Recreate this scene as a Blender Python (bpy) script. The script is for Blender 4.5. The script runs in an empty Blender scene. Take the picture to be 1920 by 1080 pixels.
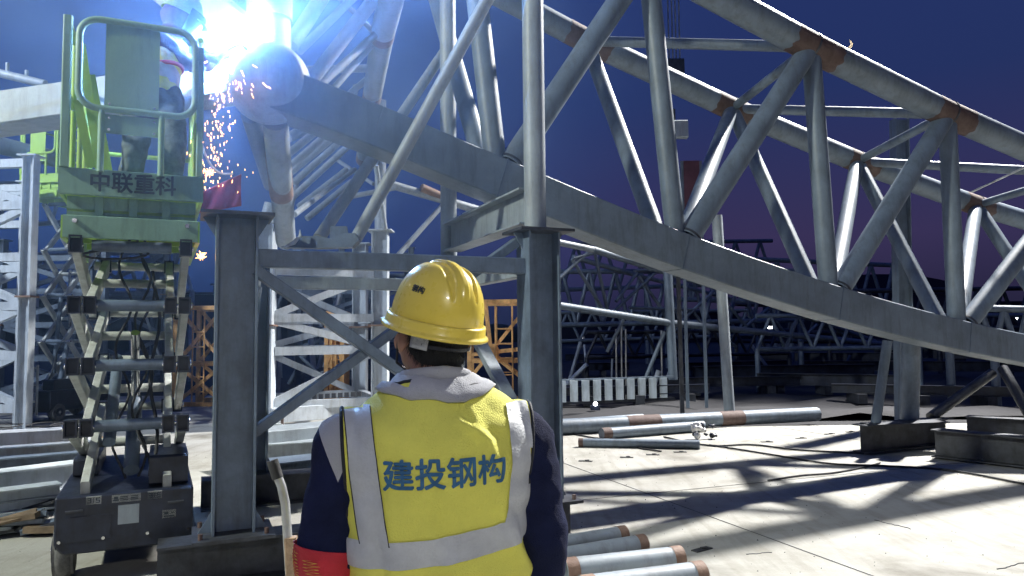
import bpy, bmesh, math, random
from mathutils import Vector as V, Matrix, noise
from mathutils.bvhtree import BVHTree
random.seed(7)
R = math.radians
SC = bpy.context.scene
COL = SC.collection

# ------------------------------------------------------------------ camera
FPX = 1387.0
CAMZ = 1.58
PITCH, ROLL = R(3.71), R(0.6)
CAMP = V((0, 0, CAMZ))
_f = V((0, math.cos(PITCH), math.sin(PITCH)))
_r0 = V((1, 0, 0)); _u0 = V((0, -math.sin(PITCH), math.cos(PITCH)))
_r = _r0*math.cos(ROLL) - _u0*math.sin(ROLL)
_u = _u0*math.cos(ROLL) + _r0*math.sin(ROLL)
cam = bpy.data.objects.new('camera', bpy.data.cameras.new('camera'))
COL.objects.link(cam)
cam.matrix_world = Matrix(((_r.x, _u.x, -_f.x, 0), (_r.y, _u.y, -_f.y, 0), (_r.z, _u.z, -_f.z, CAMZ), (0, 0, 0, 1)))
cam.data.sensor_width = 36
cam.data.lens = FPX/1920*36
cam.data.clip_start = 0.05
cam.data.clip_end = 3000
SC.camera = cam

def ray(px, py):
    return (_f + _r*((px-960)/FPX) + _u*((540-py)/FPX))
def P(px, py, Y):            # the point at world depth Y seen at that place of the photograph
    d = ray(px, py); return CAMP + d*(Y/d.y)
def G(px, py, z=0.0):        # same on the level z
    d = ray(px, py); return CAMP + d*((z-CAMZ)/d.z)

# ------------------------------------------------------------------ world, lamps, exposure
w = bpy.data.worlds.new('World'); SC.world = w; w.use_nodes = True
nt = w.node_tree; nt.nodes.clear()
wo = nt.nodes.new('ShaderNodeOutputWorld'); bg = nt.nodes.new('ShaderNodeBackground')
tc = nt.nodes.new('ShaderNodeTexCoord'); sep = nt.nodes.new('ShaderNodeSeparateXYZ')
cr = nt.nodes.new('ShaderNodeValToRGB')
nt.links.new(tc.outputs['Generated'], sep.inputs[0]); nt.links.new(sep.outputs['Z'], cr.inputs[0])
cr.color_ramp.elements[0].position = 0.0; cr.color_ramp.elements[0].color = (0.014, 0.017, 0.042, 1)
e = cr.color_ramp.elements.new(0.035); e.color = (0.020, 0.018, 0.048, 1)
cr.color_ramp.elements[-1].position = 1.0; cr.color_ramp.elements[-1].color = (0.016, 0.040, 0.20, 1)
e = cr.color_ramp.elements.new(0.12); e.color = (0.038, 0.030, 0.090, 1)
e = cr.color_ramp.elements.new(0.30); e.color = (0.018, 0.032, 0.120, 1)
cl_ = nt.nodes.new('ShaderNodeValToRGB')       # clear blue side of the sky, away from the town glow
cl_.color_ramp.elements[0].position = 0.0; cl_.color_ramp.elements[0].color = (0.010, 0.022, 0.075, 1)
cl_.color_ramp.elements[-1].position = 1.0; cl_.color_ramp.elements[-1].color = (0.020, 0.050, 0.27, 1)
e = cl_.color_ramp.elements.new(0.14); e.color = (0.011, 0.036, 0.165, 1)
e = cl_.color_ramp.elements.new(0.45); e.color = (0.016, 0.048, 0.235, 1)
nt.links.new(sep.outputs['Z'], cl_.inputs[0])
mrx = nt.nodes.new('ShaderNodeMapRange'); mrx.interpolation_type = 'SMOOTHSTEP'; mrx.inputs[1].default_value = -.35; mrx.inputs[2].default_value = .30
nt.links.new(sep.outputs['X'], mrx.inputs[0]); mxw = nt.nodes.new('ShaderNodeMixRGB')
nt.links.new(mrx.outputs[0], mxw.inputs[0]); nt.links.new(cl_.outputs[0], mxw.inputs[1]); nt.links.new(cr.outputs[0], mxw.inputs[2])
nt.links.new(mxw.outputs[0], bg.inputs[0]); bg.inputs[1].default_value = 0.86
nt.links.new(bg.outputs[0], wo.inputs[0])

def lamp_at(name, kind, loc, energy, color, radius=0.25, target=None, spot=None, blend=.5):
    l = bpy.data.lights.new(name, kind); l.energy = energy; l.color = color
    if kind in ('POINT', 'SPOT'): l.shadow_soft_size = radius
    if spot: l.spot_size = R(spot); l.spot_blend = blend
    o = bpy.data.objects.new(name, l); COL.objects.link(o); o.location = loc
    if target is not None: o.rotation_euler = (V(target)-V(loc)).to_track_quat('-Z', 'Y').to_euler()
    return o
ARC = P(436, 92, 5.95)
LAMPS = [  # site floodlights and an added worker fill: name, position, target, energy, colour, radius
    ('flood_right', (14.2, 19.0, 18.2), (3.0, 7, 0), 76000, (1.0, .975, .93), .34, 56),
    ('flood_left', (-9.5, 0.3, 8.2), (-1.6, 6.4, 1.9), 6000, (.96, 1.0, .84), .25, 48),
    ('back_fill', (0.8, -4.5, 4.6), (-.1, 1.9, 1.25), 420, (1.0, .98, .90), .25, 36),  # fill added for the worker's back, cone narrowed to reach him alone
    ('flood_far', (-13, 6.5, 9.5), (-5.5, 17, 2), 5500, (.80, .90, 1.0), .25, 60),
]
for n, p, t, en, c, rad, sp in LAMPS:
    lamp_at(n, 'SPOT', p, en, c, rad, t, sp)
lamp_at('arc_light', 'POINT', ARC, 5200, (.28, .52, 1.0), .035)

SC.view_settings.view_transform = 'Standard'; SC.view_settings.look = 'None'
SC.view_settings.gamma = 1; SC.view_settings.use_curve_mapping = False
SC.view_settings.exposure = 0.22
SC.render.engine = 'CYCLES'
SC.cycles.volume_bounces = 0
SC.cycles.max_bounces = 6
SC.cycles.sample_clamp_indirect = 4
SC.cycles.volume_step_rate = 1

# ------------------------------------------------------------------ materials
def mat(name, col, rough=.6, metal=0.0, var=.15, scale=6.0, bump=.15, bscale=None, col2=None, spec=.5, mask=.5, coat=0):
    m = bpy.data.materials.new(name); m.use_nodes = True
    t = m.node_tree; b = t.nodes['Principled BSDF']
    tc = t.nodes.new('ShaderNodeTexCoord')
    n1 = t.nodes.new('ShaderNodeTexNoise'); n1.inputs['Scale'].default_value = scale; n1.inputs['Detail'].default_value = 6
    n1.inputs['Roughness'].default_value = .65
    t.links.new(tc.outputs['Object'], n1.inputs['Vector'])
    r1 = t.nodes.new('ShaderNodeValToRGB')
    c2 = col2 if col2 else tuple(c*(1-var*2) for c in col)
    c1 = col if col2 else tuple(min(1, c*(1+var)) for c in col)
    r1.color_ramp.elements[0].position = mask-.18; r1.color_ramp.elements[0].color = (*c2, 1)
    r1.color_ramp.elements[1].position = mask+.18; r1.color_ramp.elements[1].color = (*c1, 1)
    t.links.new(n1.outputs['Fac'], r1.inputs[0]); t.links.new(r1.outputs[0], b.inputs['Base Color'])
    if 'steel' in name or 'paint' in name:     # long grimy runs and faint patches along the piece
        mp = t.nodes.new('ShaderNodeMapping'); mp.inputs['Scale'].default_value = (5, 5, .8)
        t.links.new(tc.outputs['Object'], mp.inputs[0])
        ns = t.nodes.new('ShaderNodeTexNoise'); ns.inputs['Scale'].default_value = 2.2; ns.inputs['Detail'].default_value = 9; ns.inputs['Roughness'].default_value = .7
        t.links.new(mp.outputs[0], ns.inputs['Vector']); rs = t.nodes.new('ShaderNodeValToRGB')
        rs.color_ramp.elements[0].position = .30; rs.color_ramp.elements[0].color = (.62, .58, .54, 1); rs.color_ramp.elements[1].position = .52; rs.color_ramp.elements[1].color = (1, 1, 1, 1)
        t.links.new(ns.outputs['Fac'], rs.inputs[0]); mm = t.nodes.new('ShaderNodeMixRGB'); mm.blend_type = 'MULTIPLY'; mm.inputs[0].default_value = .75
        t.links.new(r1.outputs[0], mm.inputs[1]); t.links.new(rs.outputs[0], mm.inputs[2]); t.links.new(mm.outputs[0], b.inputs['Base Color'])
    b.inputs['Metallic'].default_value = metal
    b.inputs['Specular IOR Level'].default_value = spec
    b.inputs['Coat Weight'].default_value = coat
    n2 = t.nodes.new('ShaderNodeTexNoise'); n2.inputs['Scale'].default_value = bscale or scale*6; n2.inputs['Detail'].default_value = 5
    t.links.new(tc.outputs['Object'], n2.inputs['Vector'])
    mr = t.nodes.new('ShaderNodeMapRange'); mr.inputs[3].default_value = max(.03, rough-.12); mr.inputs[4].default_value = min(1, rough+.12)
    t.links.new(n2.outputs['Fac'], mr.inputs[0]); t.links.new(mr.outputs[0], b.inputs['Roughness'])
    bp = t.nodes.new('ShaderNodeBump'); bp.inputs['Strength'].default_value = bump; bp.inputs['Distance'].default_value = .01
    t.links.new(n2.outputs['Fac'], bp.inputs['Height']); t.links.new(bp.outputs[0], b.inputs['Normal'])
    return m
def emit(name, col, s):
    m = bpy.data.materials.new(name); m.use_nodes = True; t = m.node_tree
    b = t.nodes['Principled BSDF']; b.inputs['Base Color'].default_value = (0, 0, 0, 1)
    b.inputs['Emission Color'].default_value = (*col, 1); b.inputs['Emission Strength'].default_value = s
    return m
M = dict(
    steel=mat('primer_grey_steel', (.145, .185, .235), .50, .0, .12, 3.0, .10, 30),  # blue cast of the air is put into these three steel colours
    steel2=mat('pale_primer_steel', (.29, .33, .37), .48, 0, .12, 2.5, .10, 30),
    rackst=mat('grey_painted_rack', (.125, .165, .225), .42, 0, .18, 4, .12, 40),
    white=mat('white_painted_steel', (.50, .55, .60), .5, 0, .12, 3, .1, 40, col2=(.28, .32, .37), mask=.36),
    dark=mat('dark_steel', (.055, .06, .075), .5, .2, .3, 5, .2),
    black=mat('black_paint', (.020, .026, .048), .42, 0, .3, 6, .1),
    rust=mat('rusty_bare_steel', (.125, .088, .080), .75, 0, .3, 7, .35, 60, col2=(.085, .05, .045)),
    rustl=mat('orange_brown_primer', (.26, .17, .125), .7, 0, .3, 8, .3, 60, col2=(.15, .085, .06)),
    orange=mat('orange_paint', (.85, .46, .16), .55, 0, .2, 5, .15),
    lime=mat('lime_green_paint', (.36, .58, .10), .38, 0, .06, 3, .05, 50),
    unlit_lime=mat('unlit_lime_green_paint', (.22, .36, .27), .42, 0, .07, 3, .06, 50),  # lime paint greyed and darkened, the lift's unlit front put into colour
    armgrey=mat('pale_grey_scissor_paint', (.46, .48, .46), .5, 0, .12, 5, .12, 50),
    rubber=mat('rubber', (.035, .036, .04), .8, 0, .3, 12, .3),
    tyre=mat('pale_worn_tyre', (.13, .13, .13), .8, 0, .3, 12, .3),
    chrome=mat('steel_rod', (.75, .76, .78), .22, 1, .05, 4, .03),
    sticker=mat('sticker_white', (.62, .63, .60), .6, 0, .08, 20, .02),
    ink=mat('print_ink', (.03, .045, .06), .6, 0, .1, 20, .02),
    blueink=mat('blue_print', (.03, .13, .27), .65, 0, .15, 40, .05),
    yellow=mat('yellow_helmet_plastic', (.82, .64, .09), .30, 0, .04, 4, .02, 50, coat=.4),
    vest=mat('fluorescent_vest_cloth', (.80, .77, .13), .80, 0, .07, 5, .45, 300),
    reflect=mat('reflective_tape', (.50, .52, .53), .5, .0, .08, 14, .25, 160),
    navy=mat('navy_work_cloth', (.020, .026, .070), .85, 0, .2, 9, .5, 350),
    jean=mat('denim_cloth', (.13, .17, .19), .85, 0, .25, 14, .5, 200),
    purple=mat('mauve_cloth', (.16, .12, .20), .85, 0, .25, 14, .5, 120),
    skin=mat('skin', (.36, .19, .13), .55, 0, .12, 14, .15, 90),
    hair=mat('hair', (.010, .012, .014), .6, 0, .3, 60, .7, 320),
    red=mat('red_armband_cloth', (.50, .02, .035), .75, 0, .12, 12, .3, 250),
    redcloth=mat('red_tarp', (.35, .04, .07), .7, 0, .2, 8, .3, 60),
    gold=mat('gold_print', (.72, .50, .08), .6, 0, .1, 20, .1),
    piping=mat('black_piping', (.012, .015, .022), .7, 0, .2, 30, .2),
    wood=mat('timber', (.16, .115, .075), .8, 0, .25, 7, .3),
    soil=mat('dark_compacted_soil', (.020, .020, .024), .9, 0, .3, .6, .8, 8),
    foliage=mat('dark_foliage', (.03, .045, .03), .9, 0, .3, 3, .5),
    panel=mat('dull_red_panel', (.12, .045, .06), .6, 0, .2, 2, .1),
    galv=mat('galvanised_steel', (.52, .54, .56), .35, .6, .12, 9, .1, 60),
    pvc=mat('white_plastic_sheet', (.7, .7, .7), .5, 0, .1, 12, .4, 30),
    shield=mat('dark_welding_shield', (.03, .09, .09), .3, 0, .1, 6, .03),
    brown=mat('tan_leather_glove', (.32, .22, .14), .8, 0, .2, 30, .4),
)
M['arc'] = emit('arc_glow', (.80, .88, 1.0), 400)
M['spark'] = emit('spark_glow', (1.0, .42, .12), 14)
M['citylamp'] = emit('distant_lamp', (.85, .92, 1.0), 14)
M['lens'] = emit('floodlight_lens', (1, .97, .9), 30)
M['moon'] = emit('moonlit_crescent', (1.0, .80, .48), 9)

# concrete floor: warm grey slab, stains, fine grit, saw-cut joints in relief
def concrete():
    m = mat('concrete_floor', (.38, .375, .35), .85, 0, .1, .45, .35, 60, col2=(.30, .295, .265))
    t = m.node_tree; b = t.nodes['Principled BSDF']; ramp = b.inputs['Base Color'].links[0].from_node
    tc = t.nodes.new('ShaderNodeTexCoord')
    n = t.nodes.new('ShaderNodeTexNoise'); n.inputs['Scale'].default_value = 1.6; n.inputs['Detail'].default_value = 9; n.inputs['Roughness'].default_value = .75
    t.links.new(tc.outputs['Object'], n.inputs['Vector'])
    r = t.nodes.new('ShaderNodeValToRGB'); r.color_ramp.elements[0].position = .36; r.color_ramp.elements[0].color = (.80, .79, .76, 1)
    r.color_ramp.elements[1].position = .55; r.color_ramp.elements[1].color = (1, 1, 1, 1)
    t.links.new(n.outputs['Fac'], r.inputs[0])
    mx = t.nodes.new('ShaderNodeMixRGB'); mx.blend_type = 'MULTIPLY'; mx.inputs[0].default_value = 1
    t.links.new(ramp.outputs[0], mx.inputs[1]); t.links.new(r.outputs[0], mx.inputs[2])
    mp = t.nodes.new('ShaderNodeMapping'); mp.inputs['Scale'].default_value = (1, .12, 1); mp.inputs['Rotation'].default_value = (0, 0, R(-68))
    t.links.new(tc.outputs['Object'], mp.inputs[0])
    n3 = t.nodes.new('ShaderNodeTexNoise'); n3.inputs['Scale'].default_value = 9; n3.inputs['Detail'].default_value = 8
    t.links.new(mp.outputs[0], n3.inputs['Vector'])
    r3 = t.nodes.new('ShaderNodeValToRGB'); r3.color_ramp.elements[0].position = .38; r3.color_ramp.elements[0].color = (.88, .87, .85, 1)
    r3.color_ramp.elements[1].position = .5; r3.color_ramp.elements[1].color = (1, 1, 1, 1)
    t.links.new(n3.outputs['Fac'], r3.inputs[0])
    m2 = t.nodes.new('ShaderNodeMixRGB'); m2.blend_type = 'MULTIPLY'; m2.inputs[0].default_value = 1
    t.links.new(mx.outputs[0], m2.inputs[1]); t.links.new(r3.outputs[0], m2.inputs[2])
    n4 = t.nodes.new('ShaderNodeTexNoise'); n4.inputs['Scale'].default_value = .75; n4.inputs['Detail'].default_value = 7; n4.inputs['Roughness'].default_value = .6; n4.inputs['Distortion'].default_value = .6
    t.links.new(tc.outputs['Object'], n4.inputs['Vector']); r4 = t.nodes.new('ShaderNodeValToRGB')
    r4.color_ramp.elements[0].position = .30; r4.color_ramp.elements[0].color = (.55, .53, .50, 1); r4.color_ramp.elements[1].position = .44; r4.color_ramp.elements[1].color = (1, 1, 1, 1)
    t.links.new(n4.outputs['Fac'], r4.inputs[0]); m4 = t.nodes.new('ShaderNodeMixRGB'); m4.blend_type = 'MULTIPLY'; m4.inputs[0].default_value = 1
    t.links.new(m2.outputs[0], m4.inputs[1]); t.links.new(r4.outputs[0], m4.inputs[2])
    t.links.new(m4.outputs[0], b.inputs['Base Color'])
    return m
M['concrete'] = concrete()

# ------------------------------------------------------------------ mesh helpers
class MB:
    """gathers shapes that belong to ONE part and links them as one mesh object"""
    def __init__(s): s.v = []; s.f = []; s.sm = []
    def add(s, vs, fs, smooth=False):
        o = len(s.v); s.v += [tuple(v) for v in vs]; s.f += [tuple(i+o for i in f) for f in fs]; s.sm += [smooth]*len(fs); return s
    def prism(s, p, q, w, h, up=(0, 0, 1), bev=0):
        p, q = V(p), V(q); d = (q-p).normalized(); up = V(up)
        if abs(d.dot(up)) > .99: up = V((0, 1, 0)) if abs(d.y) < .9 else V((1, 0, 0))
        sd = d.cross(up).normalized(); u = sd.cross(d).normalized()
        if bev > 0:
            b = bev; pr = [(-w/2+b, -h/2), (w/2-b, -h/2), (w/2, -h/2+b), (w/2, h/2-b), (w/2-b, h/2), (-w/2+b, h/2), (-w/2, h/2-b), (-w/2, -h/2+b)]
        else: pr = [(-w/2, -h/2), (w/2, -h/2), (w/2, h/2), (-w/2, h/2)]
        n = len(pr)
        vs = [p+sd*a+u*c for a, c in pr]+[q+sd*a+u*c for a, c in pr]
        fs = [(i, (i+1) % n, (i+1) % n+n, i+n) for i in range(n)]+[tuple(range(n-1, -1, -1)), tuple(range(n, 2*n))]
        return s.add(vs, fs)
    def box(s, c, sx, sy, sz, rz=0, bev=0):
        c = V(c); d = V((math.cos(rz), math.sin(rz), 0))
        return s.prism(c-d*sx/2, c+d*sx/2, sy, sz, (0, 0, 1), bev)
    def tube(s, p, q, r, r2=None, n=20, cap=True):
        p, q = V(p), V(q); d = (q-p).normalized(); r2 = r if r2 is None else r2
        a = d.orthogonal().normalized(); b = d.cross(a)
        vs = []
        for c, rr in ((p, r), (q, r2)):
            vs += [c+(a*math.cos(2*math.pi*i/n)+b*math.sin(2*math.pi*i/n))*rr for i in range(n)]
        s.add(vs, [(i, (i+1) % n, (i+1) % n+n, i+n) for i in range(n)], True)
        if cap: s.add(vs, [tuple(range(n-1, -1, -1)), tuple(range(n, 2*n))])
        return s
    def band(s, p, q, r, n=90, jit=.026):     # unpainted zone with ragged ends
        p, q = V(p), V(q); d = (q-p).normalized(); a = d.orthogonal().normalized(); b = d.cross(a); sd = random.random()*50
        vs = []
        for c, e_ in ((p, 1), (q, -1)):
            vs += [c+(a*math.cos(2*math.pi*i/n)+b*math.sin(2*math.pi*i/n))*r+d*jit*(noise.noise(V((math.cos(6.283*i/n)*2.2+sd, math.sin(6.283*i/n)*2.2, e_)))*1.6+noise.noise(V((i*.5+sd, e_, 2)))*.45) for i in range(n)]
        return s.add(vs, [(i, (i+1) % n, (i+1) % n+n, i+n) for i in range(n)], True)
    def pipe(s, p, q, r, t=.008, n=28):          # hollow pipe with open ends
        p, q = V(p), V(q); d = (q-p).normalized(); a = d.orthogonal().normalized(); b = d.cross(a); ri = r-t
        vs = []
        for c, rr in ((p, r), (q, r), (q, ri), (p, ri)):
            vs += [c+(a*math.cos(2*math.pi*i/n)+b*math.sin(2*math.pi*i/n))*rr for i in range(n)]
        s.add(vs, [(i, (i+1) % n, (i+1) % n+n, i+n) for i in range(n)], True)
        s.add(vs, [(i+2*n, (i+1) % n+2*n, (i+1) % n+3*n, i+3*n) for i in range(n)], True)
        s.add(vs, [(i+n, (i+1) % n+n, (i+1) % n+2*n, i+2*n) for i in range(n)])
        return s.add(vs, [(i+3*n, (i+1) % n+3*n, (i+1) % n, i) for i in range(n)])
    def sweep(s, pts, w_, h):        # rectangular box section along a gentle curve
        pts = [V(p) for p in pts]; m = len(pts); vs = []
        for i, p in enumerate(pts):
            d = (pts[min(i+1, m-1)]-pts[max(i-1, 0)]).normalized(); sd = d.cross(V((0, 0, 1))).normalized(); u = sd.cross(d)
            b = .012
            vs += [p+sd*a+u*c for a, c in ((-w_/2+b, -h/2), (w_/2-b, -h/2), (w_/2, -h/2+b), (w_/2, h/2-b), (w_/2-b, h/2), (-w_/2+b, h/2), (-w_/2, h/2-b), (-w_/2, -h/2+b))]
        return s.add(vs, [(i*8+k, i*8+(k+1) % 8, (i+1)*8+(k+1) % 8, (i+1)*8+k) for i in range(m-1) for k in range(8)]+[tuple(range(7, -1, -1)), tuple(range((m-1)*8, m*8))])
    def wire(s, pts, r, n=8, closed=False, radii=None):
        pts = [V(p) for p in pts]; m = len(pts); vs = []; a = None
        for i, p in enumerate(pts):
            if closed: d = (pts[(i+1) % m]-pts[i-1])
            else: d = pts[min(i+1, m-1)]-pts[max(i-1, 0)]
            d = d.normalized() if d.length > 1e-9 else V((0, 0, 1))
            a = d.orthogonal().normalized() if a is None else (a-d*a.dot(d)).normalized()
            b = d.cross(a); rr = radii[i] if radii else r
            vs += [p+(a*math.cos(2*math.pi*k/n)+b*math.sin(2*math.pi*k/n))*rr for k in range(n)]
        fs = []
        for i in range(m if closed else m-1):
            j = (i+1) % m
            fs += [(i*n+k, i*n+(k+1) % n, j*n+(k+1) % n, j*n+k) for k in range(n)]
        s.add(vs, fs, True)
        if not closed: s.add(vs, [tuple(range(n-1, -1, -1)), tuple(range((m-1)*n, m*n))])
        return s
    def hbeam(s, p, q, h, b, up=(0, 0, 1), tf=.016, tw=.012):
        p, q = V(p), V(q); d = (q-p).normalized(); up = V(up)
        sd = d.cross(up).normalized(); u = sd.cross(d).normalized()
        pr = [(-b/2, -h/2), (b/2, -h/2), (b/2, -h/2+tf), (tw/2, -h/2+tf), (tw/2, h/2-tf), (b/2, h/2-tf), (b/2, h/2), (-b/2, h/2), (-b/2, h/2-tf), (-tw/2, h/2-tf), (-tw/2, -h/2+tf), (-b/2, -h/2+tf)]
        n = 12
        vs = [p+sd*x+u*y for x, y in pr]+[q+sd*x+u*y for x, y in pr]
        fs = [(i, (i+1) % n, (i+1) % n+n, i+n) for i in range(n)]
        for o, rev in ((0, True), (n, False)):
            for g in ((0, 1, 2, 3, 10, 11), (3, 4, 9, 10), (4, 5, 6, 7, 8, 9)):
                g = tuple(k+o for k in g); fs.append(g[::-1] if rev else g)
        return s.add(vs, fs)
    def sphere(s, c, rx, ry=None, rz=None, nu=24, nv=14, rot=None):
        ry = ry or rx; rz = rz or rx; c = V(c); vs = []; fs = []
        for j in range(nv+1):
            th = math.pi*j/nv
            for i in range(nu):
                ph = 2*math.pi*i/nu
                p = V((rx*math.sin(th)*math.cos(ph), ry*math.sin(th)*math.sin(ph), rz*math.cos(th)))
                if rot: p = rot @ p
                vs.append(c+p)
        for j in range(nv):
            for i in range(nu):
                fs.append((j*nu+i, (j+1)*nu+i, (j+1)*nu+(i+1) % nu, j*nu+(i+1) % nu))
        return s.add(vs, fs, True)
    def mesh(s, name):
        me = bpy.data.meshes.new(name); me.from_pydata(s.v, [], s.f); me.validate(clean_customdata=False)
        if len(me.polygons) == len(s.sm): me.polygons.foreach_set('use_smooth', s.sm)
        me.update(); return me
    def build(s, name, m, parent=None, bevel=0, label=None):
        me = s.mesh(name); me.materials.append(m)
        o = bpy.data.objects.new(name, me); COL.objects.link(o)
        if parent is not None:
            o.parent = parent; o.matrix_parent_inverse = parent.matrix_basis.inverted()
        if bevel:
            md = o.modifiers.new('bevel', 'BEVEL'); md.width = bevel; md.segments = 1; md.limit_method = 'ANGLE'
        if label: o['label'] = label
        return o
def tag(o, label, cat, group=None, kind=None):
    if label: o['label'] = label
    if cat: o['category'] = cat
    if group: o['group'] = group
    if kind: o['kind'] = kind
    return o
def thing(name, loc, label, cat, group=None, rz=0):
    o = bpy.data.objects.new(name, None); COL.objects.link(o); o.location = loc; o.rotation_euler = (0, 0, rz)
    o.empty_display_size = .2
    bpy.context.view_layer.update() if False else None
    o.matrix_basis = Matrix.Translation(V(loc)) @ Matrix.Rotation(rz, 4, 'Z')
    return tag(o, label, cat, group)
def kids(o): return list(o.children)
def copy_tree(o, parent=None):
    c = o.copy(); COL.objects.link(c)
    if parent is not None: c.parent = parent
    for ch in kids(o): copy_tree(ch, c)
    return c
def lerp(a, b, t): return V(a)*(1-t)+V(b)*t
def text_obj(s, size, bold=0.0, name='lettering', ext=0):
    cu = bpy.data.curves.new(name, 'FONT'); cu.body = s; cu.size = size; cu.offset = bold; cu.extrude = ext
    cu.align_x = 'CENTER'; cu.align_y = 'CENTER'; cu.resolution_u = 4
    o = bpy.data.objects.new(name, cu); COL.objects.link(o)
    dg = bpy.context.evaluated_depsgraph_get(); dg.update()
    me = bpy.data.meshes.new_from_object(o.evaluated_get(dg))
    bpy.data.objects.remove(o); bpy.data.curves.remove(cu)
    return me
def text_stack(s, size, w_, gap=.0003):
    '''the same print laid four times, a hair apart, for a heavier stroke'''
    out = []
    for k, (dx, dy) in enumerate(((0, 0), (w_, 0), (0, w_), (-w_, 0), (0, -w_), (w_*.7, w_*.7), (-w_*.7, -w_*.7))):
        me = text_obj(s, size); out.append((me, dx, dy, k*gap))
    return out
def place_text(s, size, origin, xd, yd, m, parent, bold=0, name='lettering', squash=1.0):
    xd, yd = V(xd).normalized(), V(yd).normalized(); o3 = V(origin); nn = xd.cross(yd); mb = MB()
    for me, dx, dy, g_ in text_stack(s, size, bold):
        mb.add([o3+xd*(v.co.x+dx)*squash+yd*(v.co.y+dy)+nn*g_ for v in me.vertices], [tuple(p.vertices) for p in me.polygons]); bpy.data.meshes.remove(me)
    me = mb.mesh(name); me.materials.append(m)
    o = bpy.data.objects.new(name, me); COL.objects.link(o)
    if parent is not None: o.parent = parent; o.matrix_parent_inverse = parent.matrix_basis.inverted()
    return o
# ================================================================== GROUND
def grid_sheet(x0, x1, y0, y1, nx, ny, z, amp=0.0, fr=.3):
    mb = MB(); vs = []; fs = []
    for j in range(ny+1):
        for i in range(nx+1):
            x = x0+(x1-x0)*i/nx; y = y0+(y1-y0)*j/ny
            vs.append((x, y, z+amp*noise.noise(V((x*fr, y*fr, 3.1)))))
    for j in range(ny):
        for i in range(nx): fs.append((j*(nx+1)+i, j*(nx+1)+i+1, (j+1)*(nx+1)+i+1, (j+1)*(nx+1)+i))
    return mb.add(vs, fs, True)
g = grid_sheet(-500, 500, -120, 900, 60, 60, -.06).build('ground', M['soil']); tag(g, None, None, None, 'structure')
mb = MB(); mb.add([(-14, -8, -.4), (26, -8, -.4), (26, 13.6, -.4), (6.2, 12.8, -.4), (.2, 12.6, -.4), (-3, 21, -.4), (-14, 21, -.4)] +
                  [(-14, -8, 0), (26, -8, 0), (26, 13.6, 0), (6.2, 12.8, 0), (.2, 12.6, 0), (-3, 21, 0), (-14, 21, 0)],
                  [(7, 8, 9, 10, 11, 12, 13)]+[(i, (i+1) % 7, (i+1) % 7+7, i+7) for i in range(7)])
pav = mb.build('pavement', M['concrete']); tag(pav, None, None, None, 'structure')
# rough lumpy ground beyond the slab
g2 = grid_sheet(-3, 60, 13.9, 60, 60, 40, .0, .22, .9).build('rough_ground', M['soil']); tag(g2, None, None, None, 'structure')
# small steel inserts set into the slab, cracks
for i, (px, py) in enumerate([(1098, 865), (1175, 858), (1224, 853), (1275, 848), (1438, 829), (1502, 822), (1556, 814), (1594, 810), (1316, 1031)]):
    c = G(px, py); b_ = MB(); b_.box((c.x, c.y, .004), .17, .06, .008, R(-20+i*7)); b_.box((c.x+.02, c.y+.01, .012), .05, .03, .010, R(20))
    o = b_.build('anchor_plate', M['rubber'])
    tag(o, ['rusty anchor plate in the slab nearest the right frame post', 'anchor plate second out from the right frame post', 'anchor plate third out from the right frame post', 'anchor plate in front of the thin grey pipe end', 'anchor plate far out by the long pipe', 'anchor plate beyond the cable bend', 'anchor plate left of the beam block', 'anchor plate just beside the beam block', 'scrap of dark steel lying by the short pipes'][i], 'anchor plate', 'anchor plates set in the slab')
for i, (a, b, lab) in enumerate([((1640, 975), (1708, 992), 'short dark crack in the lit concrete at centre right'), ((1872, 1068), (1920, 1055), 'short crack in the concrete at the bottom right corner'), ((1400, 1040), (1448, 1036), 'thin crack in the concrete right of the short pipes')]):
    pa, pb = G(*a), G(*b); pts = []
    for k in range(13):
        t = k/12; p = lerp(pa, pb, t); pts.append((p.x+random.uniform(-.012, .012), p.y+random.uniform(-.01, .01), .002))
    tag(MB().wire(pts, .0035, 5).build('crack', M['black']), None, None, None, 'structure')

for a, b in ((V((.2, 7.05, .003)), V((13, 11.9, .003))), (V((2.6, 4.2, .003)), V((-.6, 12.4, .003))), (V((7.4, 5.2, .003)), V((4.4, 12.7, .003)))):
    tag(MB().prism(a, b, .005, .003).build('slab_joint', M['dark']), None, None, None, 'structure')
# grit and pebbles swept about on the slab
random.seed(31); gb = MB()
for k in range(900):
    x, y = random.uniform(-4.5, 9), random.uniform(4.3, 12.4)
    if k % 3 and x > 0: x = .5+abs(random.gauss(0, 2.4))
    r_ = random.uniform(.002, .007); c_ = V((x, y, r_*.5)); q_ = [c_+V((r_*random.uniform(.6, 1.3)*math.cos(a), r_*random.uniform(.6, 1.3)*math.sin(a), -r_*.5)) for a in (0, 1.6, 3.1, 4.7)]+[c_+V((0, 0, r_*random.uniform(.4, .9)))]
    gb.add(q_, [(0, 1, 4), (1, 2, 4), (2, 3, 4), (3, 0, 4)])
o = gb.build('grit', M['dark']); tag(o, 'grit and small stones scattered over the concrete', None, None, 'stuff')
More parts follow.
